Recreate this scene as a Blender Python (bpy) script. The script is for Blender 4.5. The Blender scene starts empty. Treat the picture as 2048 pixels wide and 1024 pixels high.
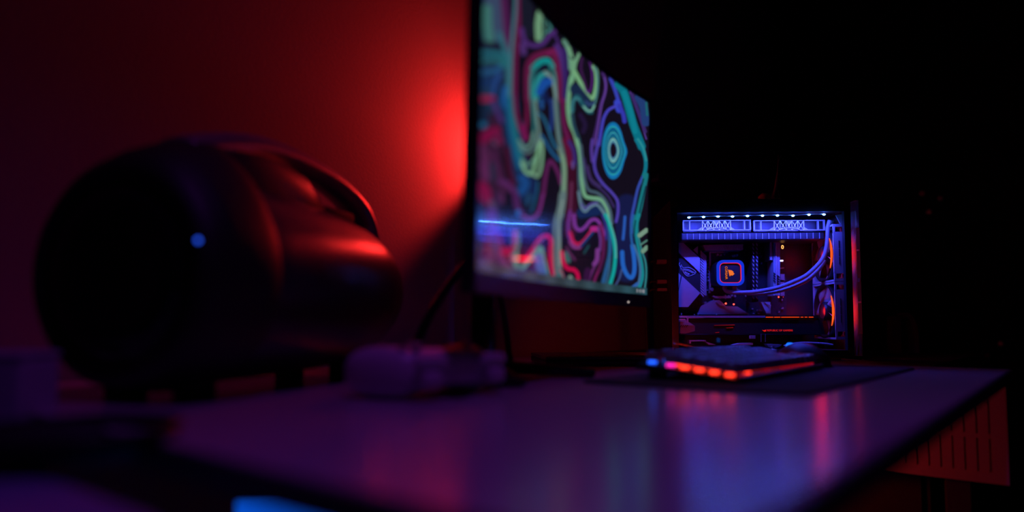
import bpy, bmesh, math, random
import numpy as np
from mathutils import Vector, Matrix

random.seed(7)
scene = bpy.context.scene
C = scene.collection

# ---------------------------------------------------------------- camera
DESK = 0.74                    # desk top height
FPX = 1388.0                   # focal length in pixels of the 2048 frame
PITCH = math.radians(3.5)
HORIZON = 652.0
CY = HORIZON - FPX * math.tan(PITCH)
CAMH = 0.072                   # lens height above the desk top
YAW = math.radians(39.4)       # desk's long axis to the right of the view axis
EX = Vector((math.sin(YAW), math.cos(YAW)))       # desk axes seen in the camera's ground frame
EN = Vector((-math.cos(YAW), math.sin(YAW)))
CAM = Vector((-0.197, -0.093, DESK + CAMH))
RIGHT = Vector((EX.x, EN.x, 0))
FWD = Vector((EX.y, EN.y, 0))

cd = bpy.data.cameras.new('camera')
cam = bpy.data.objects.new('camera', cd)
C.objects.link(cam)
cd.sensor_width = 36
cd.lens = FPX / 2048 * 36
cd.shift_y = (CY - 512) / 2048
cd.clip_start = 0.01
fw = FWD * math.cos(PITCH) + Vector((0, 0, math.sin(PITCH)))
up = -FWD * math.sin(PITCH) + Vector((0, 0, math.cos(PITCH)))
cam.matrix_world = Matrix(((RIGHT.x, up.x, -fw.x, CAM.x), (RIGHT.y, up.y, -fw.y, CAM.y),
                           (RIGHT.z, up.z, -fw.z, CAM.z), (0, 0, 0, 1)))
cd.dof.use_dof = True
cd.dof.focus_distance = 1.5
cd.dof.aperture_fstop = 1.25
scene.camera = cam

# ---------------------------------------------------------------- world and exposure
w = bpy.data.worlds.new('night')
scene.world = w
w.use_nodes = True
w.node_tree.nodes['Background'].inputs[0].default_value = (0.6, 0.5, 0.6, 1)
w.node_tree.nodes['Background'].inputs[1].default_value = 0.001
vs = scene.view_settings
vs.view_transform = 'Standard'
vs.look = 'None'
vs.gamma = 1
vs.use_curve_mapping = False
vs.exposure = 0.0

# strengths of the lamps the room has
P_RED = 4.6            # red spot lamp on the wall behind the monitor
P_PC = 2.0            # blue strip along the top of the computer case
P_FAN = 0.045           # red light of each case fan
P_ROOM = 15.0          # violet downlight in the ceiling above the desk
P_UNDER = 0.8         # red strip under the desk

def ray(px, py):
    u = (px - 1024) / FPX
    v = -(py - CY) / FPX
    return RIGHT * u + fw + up * v

def on_z(px, py, z):
    d = ray(px, py)
    return CAM + d * ((z - CAM.z) / d.z)

def on_y(px, py, y):
    d = ray(px, py)
    return CAM + d * ((y - CAM.y) / d.y)

def at_depth(px, py, dep):
    return CAM + ray(px, py) * dep

def ground(X, Y):              # camera ground frame -> world xy
    return Vector((CAM.x + X * RIGHT.x + Y * FWD.x, CAM.y + X * RIGHT.y + Y * FWD.y))

# ---------------------------------------------------------------- materials
def s2l(c):
    return tuple(((v / 255) / 12.92 if v / 255 <= .04045 else ((v / 255 + .055) / 1.055) ** 2.4) for v in c)

MATS = {}
def mat(name, col, rough=.5, metal=0., spec=.5, noise=None, bump=None, coat=0., emit=None, estr=0.):
    if name in MATS:
        return MATS[name]
    m = bpy.data.materials.new(name)
    m.use_nodes = True
    nt = m.node_tree
    b = nt.nodes['Principled BSDF']
    b.inputs['Base Color'].default_value = (*col, 1)
    b.inputs['Roughness'].default_value = rough
    b.inputs['Metallic'].default_value = metal
    b.inputs['Specular IOR Level'].default_value = spec
    b.inputs['Coat Weight'].default_value = coat
    if emit:
        b.inputs['Emission Color'].default_value = (*emit, 1)
        b.inputs['Emission Strength'].default_value = estr
    tc = nt.nodes.new('ShaderNodeTexCoord')
    if noise:
        n = nt.nodes.new('ShaderNodeTexNoise')
        n.inputs['Scale'].default_value = noise[0]
        n.inputs['Detail'].default_value = 5
        r = nt.nodes.new('ShaderNodeValToRGB')
        k = noise[1]
        r.color_ramp.elements[0].color = (*[v * (1 - k) for v in col], 1)
        r.color_ramp.elements[1].color = (*[min(1, v * (1 + k)) for v in col], 1)
        nt.links.new(tc.outputs['Object'], n.inputs['Vector'])
        nt.links.new(n.outputs['Fac'], r.inputs['Fac'])
        nt.links.new(r.outputs['Color'], b.inputs['Base Color'])
    if bump:
        n2 = nt.nodes.new('ShaderNodeTexNoise')
        n2.inputs['Scale'].default_value = bump[0]
        n2.inputs['Detail'].default_value = 4
        bp = nt.nodes.new('ShaderNodeBump')
        bp.inputs['Strength'].default_value = bump[1]
        bp.inputs['Distance'].default_value = .002
        nt.links.new(tc.outputs['Object'], n2.inputs['Vector'])
        nt.links.new(n2.outputs['Fac'], bp.inputs['Height'])
        nt.links.new(bp.outputs['Normal'], b.inputs['Normal'])
    MATS[name] = m
    return m

def emis(name, col, strength):
    if name in MATS:
        return MATS[name]
    m = bpy.data.materials.new(name)
    m.use_nodes = True
    nt = m.node_tree
    nt.nodes.remove(nt.nodes['Principled BSDF'])
    e = nt.nodes.new('ShaderNodeEmission')
    e.inputs[0].default_value = (*col, 1)
    e.inputs[1].default_value = strength
    nt.links.new(e.outputs[0], nt.nodes['Material Output'].inputs[0])
    MATS[name] = m
    return m

def glass(name, tint, rough=.03):
    m = bpy.data.materials.new(name)
    m.use_nodes = True
    nt = m.node_tree
    nt.nodes.remove(nt.nodes['Principled BSDF'])
    t = nt.nodes.new('ShaderNodeBsdfTransparent')
    t.inputs[0].default_value = (*tint, 1)
    g = nt.nodes.new('ShaderNodeBsdfGlossy')
    g.inputs['Roughness'].default_value = rough
    f = nt.nodes.new('ShaderNodeFresnel')
    f.inputs[0].default_value = 1.45
    x = nt.nodes.new('ShaderNodeMixShader')
    nt.links.new(f.outputs[0], x.inputs[0])
    nt.links.new(t.outputs[0], x.inputs[1])
    nt.links.new(g.outputs[0], x.inputs[2])
    nt.links.new(x.outputs[0], nt.nodes['Material Output'].inputs[0])
    return m

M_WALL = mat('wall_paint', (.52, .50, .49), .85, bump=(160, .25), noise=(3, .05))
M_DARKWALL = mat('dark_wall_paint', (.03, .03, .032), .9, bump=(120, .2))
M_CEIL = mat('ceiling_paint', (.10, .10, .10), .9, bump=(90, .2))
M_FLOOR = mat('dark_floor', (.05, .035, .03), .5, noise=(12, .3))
M_DESK = mat('desk_laminate', (.52, .51, .52), .21, noise=(60, .03), bump=(400, .012), spec=.8)
M_EDGE = mat('desk_edge', (.06, .06, .065), .45, noise=(40, .1))
M_DESKMETAL = mat('desk_powder_coat', (.55, .52, .52), .5, bump=(300, .1))
M_BLACK = mat('black_plastic', (.012, .012, .013), .42, bump=(500, .05))
M_BLACKGLOSS = mat('gloss_black_plastic', (.01, .01, .011), .16, noise=(30, .2))
M_BLACKMATTE = mat('black_rubber', (.012, .012, .012), .75, bump=(700, .2))
M_BEZEL = mat('bezel_plastic', (.07, .06, .065), .35, bump=(600, .05))
M_DARKMETAL = mat('dark_metal', (.02, .02, .022), .38, metal=.6, noise=(80, .2))
M_SILVER = mat('brushed_silver', (.62, .62, .64), .38, metal=.75, noise=(120, .08))
M_GREY = mat('grey_plastic', (.24, .24, .25), .45, noise=(50, .1))
M_MIDGREY = mat('mid_grey_plastic', (.34, .34, .36), .4, noise=(50, .1))
M_PCB = mat('black_circuit_board', (.018, .018, .02), .5, noise=(200, .4), bump=(300, .3))
M_FABRIC = mat('speaker_mesh', (.014, .014, .015), .7, bump=(900, .6))
M_WHITE = mat('white_plastic', (.62, .62, .64), .38, noise=(30, .04))
M_CLOTH = mat('mat_cloth', (.035, .035, .04), .8, bump=(900, .4))
M_WOOD = mat('dark_stained_wood', (.035, .022, .016), .5, noise=(25, .4))
M_HOSE = mat('sleeved_hose', (.20, .20, .22), .4, bump=(1200, .4))

# ---------------------------------------------------------------- mesh helpers
def bm_box(bm, a, b, bevel=0., seg=1):
    x0, y0, z0 = a
    x1, y1, z1 = b
    vs_ = [bm.verts.new(p) for p in ((x0, y0, z0), (x1, y0, z0), (x1, y1, z0), (x0, y1, z0),
                                    (x0, y0, z1), (x1, y0, z1), (x1, y1, z1), (x0, y1, z1))]
    fs = [bm.faces.new([vs_[i] for i in f]) for f in
          ((3, 2, 1, 0), (4, 5, 6, 7), (0, 1, 5, 4), (1, 2, 6, 5), (2, 3, 7, 6), (3, 0, 4, 7))]
    if bevel:
        es = list({e for f in fs for e in f.edges})
        bmesh.ops.bevel(bm, geom=es, offset=bevel, segments=seg, affect='EDGES', profile=.5)

def bm_prism(bm, poly, y0, y1):
    """polygon in x-z extruded along y"""
    a = [bm.verts.new((p[0], y0, p[1])) for p in poly]
    b = [bm.verts.new((p[0], y1, p[1])) for p in poly]
    n = len(poly)
    bm.faces.new(a)
    bm.faces.new(b[::-1])
    for i in range(n):
        bm.faces.new((a[i], b[i], b[(i + 1) % n], a[(i + 1) % n]))

def frames(pts):
    out = []
    n = len(pts)
    prev = None
    for i in range(n):
        t = (pts[min(i + 1, n - 1)] - pts[max(i - 1, 0)]).normalized()
        if prev is None:
            r = Vector((0, 0, 1)) if abs(t.z) < .9 else Vector((0, 1, 0))
            u = t.cross(r).normalized()
        else:
            u = (prev - t * prev.dot(t)).normalized()
        prev = u
        out.append((u, t.cross(u).normalized()))
    return out

def bm_tube(bm, pts, rad, n=8, rad2=None, cap=True):
    pts = [Vector(p) for p in pts]
    fr = frames(pts)
    rings = []
    for i, (p, (u, v)) in enumerate(zip(pts, fr)):
        r = rad[i] if isinstance(rad, (list, tuple)) else rad
        r2 = r if rad2 is None else (rad2[i] if isinstance(rad2, (list, tuple)) else rad2)
        rings.append([bm.verts.new(p + u * r * math.cos(2 * math.pi * k / n) + v * r2 * math.sin(2 * math.pi * k / n)) for k in range(n)])
    for a, b in zip(rings, rings[1:]):
        for k in range(n):
            bm.faces.new((a[k], a[(k + 1) % n], b[(k + 1) % n], b[k]))
    if cap:
        bm.faces.new(rings[0][::-1])
        bm.faces.new(rings[-1])

def smooth_path(pts, k=6, closed=False):
    pts = [Vector(p) for p in pts]
    n = len(pts)
    out = []
    for i in range(n if closed else n - 1):
        if closed:
            p0, p1, p2, p3 = pts[i - 1], pts[i], pts[(i + 1) % n], pts[(i + 2) % n]
        else:
            p0, p1, p2, p3 = pts[max(i - 1, 0)], pts[i], pts[i + 1], pts[min(i + 2, n - 1)]
        for j in range(k):
            t = j / k
            out.append(.5 * ((2 * p1) + (p2 - p0) * t + (2 * p0 - 5 * p1 + 4 * p2 - p3) * t * t + (3 * p1 - p0 - 3 * p2 + p3) * t ** 3))
    if not closed:
        out.append(pts[-1])
    return out

def bm_lathe(bm, prof, n=32, axis='z', org=(0, 0, 0)):
    """profile of (radius, height) revolved about an axis"""
    org = Vector(org)
    def pt(r, h, a):
        c, s = r * math.cos(a), r * math.sin(a)
        return org + Vector({'z': (c, s, h), 'x': (h, c, s), 'y': (s, h, c)}[axis])
    rings = []
    for r, h in prof:
        if r < 1e-6:
            rings.append([bm.verts.new(pt(0, h, 0))])
        else:
            rings.append([bm.verts.new(pt(r, h, 2 * math.pi * k / n)) for k in range(n)])
    for a, b in zip(rings, rings[1:]):
        for k in range(n):
            k2 = (k + 1) % n
            if len(a) == 1 and len(b) == 1:
                continue
            if len(a) == 1:
                bm.faces.new((a[0], b[k2], b[k]))
            elif len(b) == 1:
                bm.faces.new((a[k], a[k2], b[0]))
            else:
                bm.faces.new((a[k], a[k2], b[k2], b[k]))

def obj(name, bm, m, parent=None, smooth=False, label=None):
    me = bpy.data.meshes.new(name)
    if smooth != 'keep':
        bmesh.ops.recalc_face_normals(bm, faces=bm.faces)
    bm.to_mesh(me)
    bm.free()
    if m:
        me.materials.append(m)
    if smooth:
        me.polygons.foreach_set('use_smooth', [True] * len(me.polygons))
        if smooth == 'auto':
            me.set_sharp_from_angle(angle=math.radians(40))
    o = bpy.data.objects.new(name, me)
    C.objects.link(o)
    if parent:
        o.parent = parent
    if label:
        o['label'] = label
    return o

def box(name, a, b, m, parent=None, bevel=0., seg=1, label=None):
    bm = bmesh.new()
    bm_box(bm, a, b, bevel, seg)
    return obj(name, bm, m, parent, 'auto' if bevel and seg > 2 else False, label)

def share(src, name, parent, loc=None, rot=None):
    o = bpy.data.objects.new(name, src if isinstance(src, bpy.types.Mesh) else src.data)
    C.objects.link(o)
    o.parent = parent
    if loc is not None:
        o.location = loc
    if rot is not None:
        o.rotation_euler = rot
    return o

def thing(name, label, cat, loc=(0, 0, 0), rz=0., group=None):
    o = bpy.data.objects.new(name, None)
    o.empty_display_size = .05
    C.objects.link(o)
    o.location = loc
    o.rotation_euler = (0, 0, rz)
    o['label'] = label
    o['category'] = cat
    if group:
        o['group'] = group
    return o

def tag(o, label, cat, group=None):
    o['label'] = label
    o['category'] = cat
    if group:
        o['group'] = group
    return o

def struct(o, label=None):
    o['kind'] = 'structure'
    if label:
        o['label'] = label
    return o

def text_mesh(name, body, size, m, parent, loc, rot, extrude=.0002, align='CENTER'):
    cu = bpy.data.curves.new(name, 'FONT')
    cu.body = body
    cu.size = size
    cu.extrude = extrude
    cu.align_x = align
    cu.align_y = 'CENTER'
    tmp = bpy.data.objects.new(name + '_tmp', cu)
    C.objects.link(tmp)
    dg = bpy.context.evaluated_depsgraph_get()
    me = bpy.data.meshes.new_from_object(tmp.evaluated_get(dg))
    bpy.data.objects.remove(tmp)
    bpy.data.curves.remove(cu)
    me.materials.clear()
    me.materials.append(m)
    o = bpy.data.objects.new(name, me)
    C.objects.link(o)
    o.parent = parent
    o.location = loc
    o.rotation_euler = rot
    return o

# ================================================================ the setting
WALL_Y = 0.97
def slab(name, a, b, m, label):
    return struct(box(name, a, b, m), label)
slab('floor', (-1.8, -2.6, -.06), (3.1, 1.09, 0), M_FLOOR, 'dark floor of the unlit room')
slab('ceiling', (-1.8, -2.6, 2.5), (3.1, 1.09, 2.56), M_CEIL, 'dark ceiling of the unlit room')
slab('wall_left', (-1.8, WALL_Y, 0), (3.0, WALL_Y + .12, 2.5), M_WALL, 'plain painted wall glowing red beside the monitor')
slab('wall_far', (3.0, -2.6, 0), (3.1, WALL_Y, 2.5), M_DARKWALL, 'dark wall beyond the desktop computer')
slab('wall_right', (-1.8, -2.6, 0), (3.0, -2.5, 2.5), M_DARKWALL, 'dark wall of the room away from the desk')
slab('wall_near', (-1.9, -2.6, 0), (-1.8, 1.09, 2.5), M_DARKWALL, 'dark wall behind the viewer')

# ================================================================ desk
DL, DW, DT = 1.235, 0.95, 0.018
desk = thing('desk', 'wide white-topped desk lit violet, carrying the monitor and keyboard', 'desk', (0, 0, 0))
box('desk_top', (.003, .003, DESK - DT), (DL - .003, DW, DESK), M_DESK, desk, .002, 2)
bm = bmesh.new()
bm_box(bm, (0, 0, DESK - DT - .001), (DL, .0029, DESK - .0015))
bm_box(bm, (0, .0029, DESK - DT - .001), (.0029, DW, DESK - .0015))
bm_box(bm, (DL - .0029, .0029, DESK - DT - .001), (DL, DW, DESK - .0015))
obj('edge_band', bm, M_EDGE, desk)
for lx, ly in ((.06, .07), (.06, DW - .1), (DL - .1, DW - .1), (DL - .0365, .06)):
    box('leg', (lx, ly, 0), (lx + .034, ly + .04, DESK - DT - .001), M_EDGE, desk, .003)
# slotted end panel under the far end of the top: rails and slats
PX = DL - .05
panel_z0, panel_z1 = DESK - .184, DESK - DT - .001
rails = ((panel_z0, panel_z0 + .017), (DESK - .112, DESK - .105), (panel_z1 - .012, panel_z1))
for k_, (z0, z1) in enumerate(rails):
    box('rail', (PX, .0312 if k_ == 1 else .008, z0), (PX + .012, .556, z1), M_DESKMETAL, desk)
sl = bmesh.new()
bm_box(sl, (0, 0, 0), (.010, .0149, rails[1][0] - rails[0][1]))
sl2 = bmesh.new()
bm_box(sl2, (0, 0, 0), (.010, .0149, rails[2][0] - rails[1][1]))
s_lo = obj('slat', sl, M_DESKMETAL, desk)
s_hi = obj('slat', sl2, M_DESKMETAL, desk)
s_lo.location = (PX + .001, .0335, rails[0][1])
s_hi.location = (PX + .001, .0335, rails[1][1])
for i in range(1, 30):
    yy = .0335 + .0174 * i
    share(s_lo, 'slat', desk, (PX + .001, yy, rails[0][1]))
    share(s_hi, 'slat', desk, (PX + .001, yy, rails[1][1]))
box('stile', (PX, .008, rails[0][1]), (PX + .012, .031, rails[2][0]), M_DESKMETAL, desk)

# ================================================================ side cabinet carrying the computer
cab = thing('side_cabinet', 'low dark wooden cabinet at the far end of the desk, under the computer', 'cabinet', (0, 0, 0))
box('body', (DL + .012, .14, .06), (2.0, .95, DESK - .022), M_WOOD, cab, .003)
box('top', (DL + .004, .12, DESK - .0219), (2.02, .96, DESK - .0005), M_WOOD, cab, .003)
box('plinth', (DL + .04, .18, 0), (1.97, .93, .0599), M_WOOD, cab)
for k in range(2):
    d_ = box('door', (DL + .02 + k * .378, .128, .075), (DL + .39 + k * .378, .1399, DESK - .035), M_WOOD, cab, .002)
    box('knob', (DL + .34 - k * 0 + (k * .06 if k else 0) , .112, .42), (DL + .355 + (k * .06 if k else 0), .1279, .435), M_DARKMETAL, d_, .003)

# ================================================================ monitor
SW, SH, RC = .597, .336, 1.53
MX, MY, MZ = .076, .942, .222
myaw, mtilt = math.radians(26.9), math.radians(-1.4)
mc = ground(MX, MY)
tt = RIGHT * math.sin(myaw) + FWD * math.cos(myaw)          # along the screen, away from the viewer
nn = RIGHT * math.cos(myaw) - FWD * math.sin(myaw)          # out of the screen
mang = math.atan2(tt.y, tt.x)
MCZ = CAM.z + MZ
mon = thing('monitor', 'curved black widescreen monitor showing swirling marbled colours', 'monitor', (mc.x, mc.y, DESK), mang)
# monitor local frame: x along the screen, y = -nn (backwards), z up, origin on the desk under the screen
def scr(u, v, d=0.):
    """point of the panel: u along the arc, v from screen centre, d in front of the screen"""
    a = u / RC
    x = (RC - d) * math.sin(a)
    y = -(RC - (RC - d) * math.cos(a))
    c, s = math.cos(mtilt), math.sin(mtilt)
    z = v
    # tilt about the local x axis: outward = -y
    yo = y * c + z * s
    zo = z * c - y * s
    return Vector((x, yo, MCZ - DESK + zo))

def panel_slab(name, u0, u1, v0, v1, d0, d1, m, parent, n=48, label=None):
    bm = bmesh.new()
    rows = []
    for i in range(n + 1):
        u = u0 + (u1 - u0) * i / n
        rows.append([bm.verts.new(scr(u, v, d)) for v, d in ((v0, d0), (v1, d0), (v1, d1), (v0, d1))])
    for a, b in zip(rows, rows[1:]):
        for k in range(4):
            bm.faces.new((a[k], a[(k + 1) % 4], b[(k + 1) % 4], b[k]))
    bm.faces.new(rows[0])
    bm.faces.new(rows[-1][::-1])
    return obj(name, bm, m, parent, False, label)

# ---- the picture on the screen: strokes traced as (crop, width, colour, points)
CROPS = {'A': (940, 0, 200 / 1024), 'B': (1120, 100, 190 / 1024), 'C': (940, 200, 190 / 1024),
         'D': (1120, 280, 190 / 1024), 'E': (940, 390, 190 / 1024), 'G': (1120, 430, 190 / 1024)}
STROKES = [
 # broad grounds
 ('A', 330, (30, 50, 78), [(230, -900), (230, 300), (240, 1000)]),
 ('C', 300, (52, 24, 50), [(200, 300), (220, 1000)]),
 ('E', 330, (40, 26, 58), [(170, 100), (200, 800)]),
 ('C', 230, (22, 40, 78), [(420, 0), (470, 300), (520, 700), (620, 1000)]),
 ('D', 130, (58, 14, 36), [(90, -200), (110, 300), (120, 700), (110, 1000)]),
 ('G', 250, (22, 26, 70), [(720, -100), (720, 600)]),
 ('D', 110, (20, 38, 84), [(230, 790), (400, 760)]),
 # crop A
 ('A', 170, (58, 72, 102), [(200, -900), (230, -100), (260, 120), (300, 340)]),
 ('A', 95, (62, 116, 110), [(175, 90), (180, 250), (200, 410)]),
 ('A', 90, (52, 22, 62), [(330, -900), (350, -100), (380, 150), (390, 330), (400, 470)]),
 ('A', 60, (80, 28, 76), [(345, 0), (360, 200), (385, 400), (400, 520)]),
 ('A', 55, (48, 104, 118), [(300, 350), (350, 480), (390, 620), (400, 800), (400, 1024)]),
 ('A', 34, (62, 112, 124), [(480, -900), (470, -100), (460, 150), (435, 400), (420, 620), (412, 1024)]),
 ('A', 48, (98, 22, 68), [(510, -900), (505, 0), (495, 250), (470, 600), (460, 1024)]),
 ('A', 130, (24, 26, 42), [(590, -900), (580, 0), (600, 330)]),
 ('A', 60, (26, 20, 42), [(130, 450), (300, 480)]),
 ('A', 52, (34, 100, 112), [(130, 540), (230, 540), (330, 570), (370, 660)]),
 ('A', 16, (20, 62, 84), [(140, 580), (290, 585)]),
 ('A', 46, (38, 100, 108), [(130, 625), (290, 620), (340, 680)]),
 ('A', 26, (26, 22, 50), [(120, 680), (260, 675)]),
 ('A', 50, (34, 84, 128), [(110, 740), (250, 720), (310, 690)]),
 ('A', 120, (24, 48, 92), [(130, 850), (260, 830)]),
 ('A', 50, (36, 68, 128), [(300, 760), (260, 860), (240, 960)]),
 ('A', 30, (14, 18, 52), [(320, 830), (285, 930), (280, 1024)]),
 ('A', 50, (26, 84, 150), [(360, 900), (340, 1024)]),
 ('A', 66, (128, 32, 72), [(130, 1010), (230, 1010)]),
 ('A', 74, (110, 156, 120), [(715, 140), (700, 250), (705, 390)]),
 ('A', 22, (70, 120, 104), [(760, 200), (765, 330), (730, 400)]),
 ('A', 26, (58, 122, 116), [(800, 230), (830, 290), (790, 330)]),
 ('A', 46, (76, 42, 112), [(530, 300), (560, 420), (640, 465), (740, 450), (810, 370), (870, 320)]),
 ('A', 60, (78, 46, 112), [(540, 460), (550, 540)]),
 ('A', 26, (66, 36, 104), [(860, 340), (930, 500), (975, 700), (985, 1024)]),
 ('A', 40, (12, 11, 24), [(510, 600), (515, 1024)]),
 ('A', 66, (98, 24, 66), [(590, 1024), (590, 720), (640, 600), (740, 550), (830, 540), (890, 640), (920, 820), (935, 1024)]),
 ('A', 40, (112, 26, 78), [(800, 560), (850, 510), (890, 560)]),
 ('A', 44, (76, 42, 116), [(880, 470), (935, 600), (965, 800), (970, 1024)]),
 ('A', 62, (18, 140, 140), [(650, 700), (710, 640), (790, 620), (840, 680)]),
 ('A', 40, (44, 118, 120), [(630, 1024), (630, 800), (660, 690)]),
 ('A', 30, (58, 116, 116), [(830, 660), (870, 780), (885, 1024)]),
 ('A', 26, (16, 30, 56), [(670, 770), (730, 690), (800, 670)]),
 ('A', 56, (38, 138, 140), [(670, 1024), (680, 870), (720, 780), (790, 750)]),
 ('A', 34, (112, 138, 136), [(770, 740), (830, 790), (865, 900), (880, 1024)]),
 ('A', 90, (24, 76, 158), [(720, 940), (760, 850), (800, 840)]),
 ('A', 50, (18, 30, 76), [(770, 950), (780, 1040)]),
 ('A', 44, (96, 144, 124), [(965, 420), (1010, 520), (1030, 700)]),
 # crop B
 ('B', 56, (52, 32, 96), [(50, 0), (60, 200), (50, 500)]),
 ('B', 52, (108, 160, 124), [(90, -20), (130, 110), (140, 220), (130, 330)]),
 ('B', 40, (108, 160, 124), [(200, 50), (160, 150), (150, 250)]),
 ('B', 14, (30, 28, 48), [(110, 70), (140, 100), (180, 50)]),
 ('B', 46, (110, 168, 128), [(120, 300), (100, 430), (88, 620), (110, 780), (160, 900), (195, 1024)]),
 ('B', 48, (116, 172, 124), [(160, 240), (230, 370), (290, 480), (335, 525), (375, 470), (395, 350), (390, 240), (365, 180)]),
 ('B', 22, (70, 120, 124), [(380, 180), (408, 300), (405, 430), (385, 540), (350, 640)]),
 ('B', 120, (24, 40, 70), [(165, 420), (210, 480), (290, 580)]),
 ('B', 44, (30, 84, 98), [(135, 650), (145, 540), (190, 500), (240, 580), (300, 660), (340, 670)]),
 ('B', 26, (56, 120, 128), [(130, 700), (130, 590), (165, 520), (210, 540)]),
 ('B', 20, (118, 178, 158), [(255, 610), (300, 655), (345, 650), (370, 600)]),
 ('B', 30, (44, 66, 110), [(280, 560), (320, 590), (360, 570)]),
 ('B', 40, (36, 66, 84), [(130, 700), (150, 820), (200, 960), (215, 1040)]),
 ('B', 30, (58, 26, 72), [(235, 90), (225, 200), (250, 300), (280, 400)]),
 ('B', 20, (84, 32, 116), [(320, 130), (345, 250), (340, 390), (310, 460), (280, 420)]),
 ('B', 34, (66, 38, 104), [(460, 250), (495, 350), (480, 480), (440, 600), (400, 820), (350, 1024)]),
 ('B', 14, (104, 66, 160), [(480, 300), (492, 430), (450, 590), (415, 800), (380, 1024)]),
 ('B', 50, (34, 22, 56), [(220, 700), (270, 800), (250, 880)]),
 ('B', 40, (54, 66, 180), [(545, 310), (590, 420), (625, 530)]),
 ('B', 80, (56, 68, 196), [(620, 570), (640, 640)]),
 ('B', 46, (52, 56, 176), [(640, 600), (680, 690), (695, 770)]),
 ('B', 30, (70, 66, 190), [(590, 610), (520, 650), (470, 740), (445, 860), (420, 1024)]),
 ('B', 90, (10, 112, 132), [(630, 370), (690, 460), (740, 620), (790, 800), (850, 960), (880, 1040)]),
 ('B', 50, (14, 126, 144), [(690, 460), (760, 660), (810, 880)]),
 ('B', 16, (84, 54, 140), [(755, 450), (820, 630), (880, 800), (930, 960)]),
 ('B', 34, (58, 40, 104), [(780, 480), (850, 680), (920, 880)]),
 ('B', 90, (34, 60, 116), [(850, 510), (900, 620), (925, 780)]),
 ('B', 26, (30, 96, 110), [(930, 570), (940, 700)]),
 # crop C
 ('C', 100, (22, 36, 62), [(150, 60), (160, 230)]),
 ('C', 44, (138, 28, 66), [(110, 0), (210, 0)]),
 ('C', 48, (70, 42, 104), [(250, 20), (300, 140), (340, 230)]),
 ('C', 58, (30, 98, 140), [(130, 270), (150, 270)]),
 ('C', 110, (116, 14, 62), [(140, 420), (220, 360), (280, 340)]),
 ('C', 70, (100, 24, 66), [(290, 370), (330, 450)]),
 ('C', 100, (84, 34, 76), [(130, 520), (170, 640)]),
 ('C', 34, (96, 58, 94), [(250, 450), (280, 480)]),
 ('C', 50, (28, 14, 28), [(270, 540), (340, 660), (390, 780)]),
 ('C', 70, (68, 28, 66), [(260, 560), (300, 700), (350, 900), (400, 960)]),
 ('C', 60, (40, 40, 66), [(240, 700), (250, 850)]),
 ('C', 90, (92, 36, 84), [(150, 700), (170, 830)]),
 ('C', 110, (126, 14, 66), [(130, 930), (180, 1010)]),
 ('C', 60, (84, 36, 92), [(330, 880), (420, 910), (480, 1000)]),
 ('C', 60, (62, 16, 44), [(400, 520), (430, 760), (470, 900)]),
 ('C', 60, (26, 76, 136), [(350, 0), (390, 80)]),
 ('C', 72, (22, 84, 124), [(420, 0), (430, 200), (460, 400), (500, 600), (540, 720)]),
 ('C', 60, (28, 100, 116), [(450, 0), (465, 200), (500, 420), (560, 640)]),
 ('C', 44, (102, 20, 62), [(485, 0), (500, 150), (540, 300), (570, 330), (610, 250), (620, 0)]),
 ('C', 70, (112, 20, 76), [(570, 300), (590, 370), (600, 410)]),
 ('C', 46, (14, 10, 20), [(550, 0), (560, 200)]),
 ('C', 34, (40, 100, 104), [(660, -20), (680, 150), (690, 300), (670, 420)]),
 ('C', 34, (94, 132, 124), [(530, 440), (570, 500), (620, 510), (670, 450), (690, 350)]),
 ('C', 28, (86, 118, 118), [(540, 510), (590, 560), (640, 560), (700, 510), (730, 400)]),
 ('C', 34, (100, 130, 124), [(700, 0), (720, 200), (745, 380), (735, 530)]),
 ('C', 46, (44, 22, 52), [(590, 600), (640, 610)]),
 ('C', 32, (86, 132, 118), [(560, 640), (600, 690), (650, 690), (700, 620)]),
 ('C', 38, (116, 168, 128), [(560, 680), (600, 770), (650, 795), (690, 740), (720, 620), (745, 480)]),
 ('C', 34, (114, 158, 126), [(680, 800), (730, 820), (765, 720), (780, 560), (770, 440)]),
 ('C', 40, (30, 78, 140), [(765, 0), (775, 80)]),
 ('C', 40, (30, 52, 116), [(875, 0), (885, 180), (870, 320)]),
 ('C', 26, (34, 96, 132), [(740, 140), (790, 190), (840, 300), (880, 420), (930, 520)]),
 ('C', 26, (30, 92, 142), [(770, 380), (820, 460), (880, 560), (960, 650)]),
 ('C', 90, (24, 68, 128), [(560, 840), (600, 900), (560, 980)]),
 ('C', 46, (20, 34, 78), [(690, 860), (690, 1000)]),
 ('C', 20, (30, 84, 120), [(730, 880), (720, 1000)]),
 ('C', 40, (92, 30, 84), [(790, 1024), (810, 860), (830, 740), (860, 660), (900, 690), (950, 790), (980, 900)]),
 ('C', 56, (92, 118, 118), [(925, 0), (940, 200), (960, 400), (1000, 600), (1015, 800), (1000, 1024)]),
 ('C', 14, (58, 78, 88), [(945, 0), (960, 220), (985, 420), (1020, 600)]),
 ('C', 44, (98, 24, 74), [(1000, 0), (1010, 250), (1060, 420)]),
 # crop D
 ('D', 56, (100, 124, 116), [(0, 100), (40, 250), (45, 420), (40, 600), (10, 820)]),
 ('D', 20, (120, 160, 120), [(20, 160), (48, 280), (50, 420), (30, 640)]),
 ('D', 58, (94, 16, 52), [(50, 0), (90, 120), (110, 260)]),
 ('D', 44, (58, 38, 108), [(100, 20), (150, 120), (160, 250)]),
 ('D', 26, (92, 72, 140), [(135, 240), (140, 300)]),
 ('D', 24, (100, 44, 80), [(125, 460), (120, 600), (105, 850)]),
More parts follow.
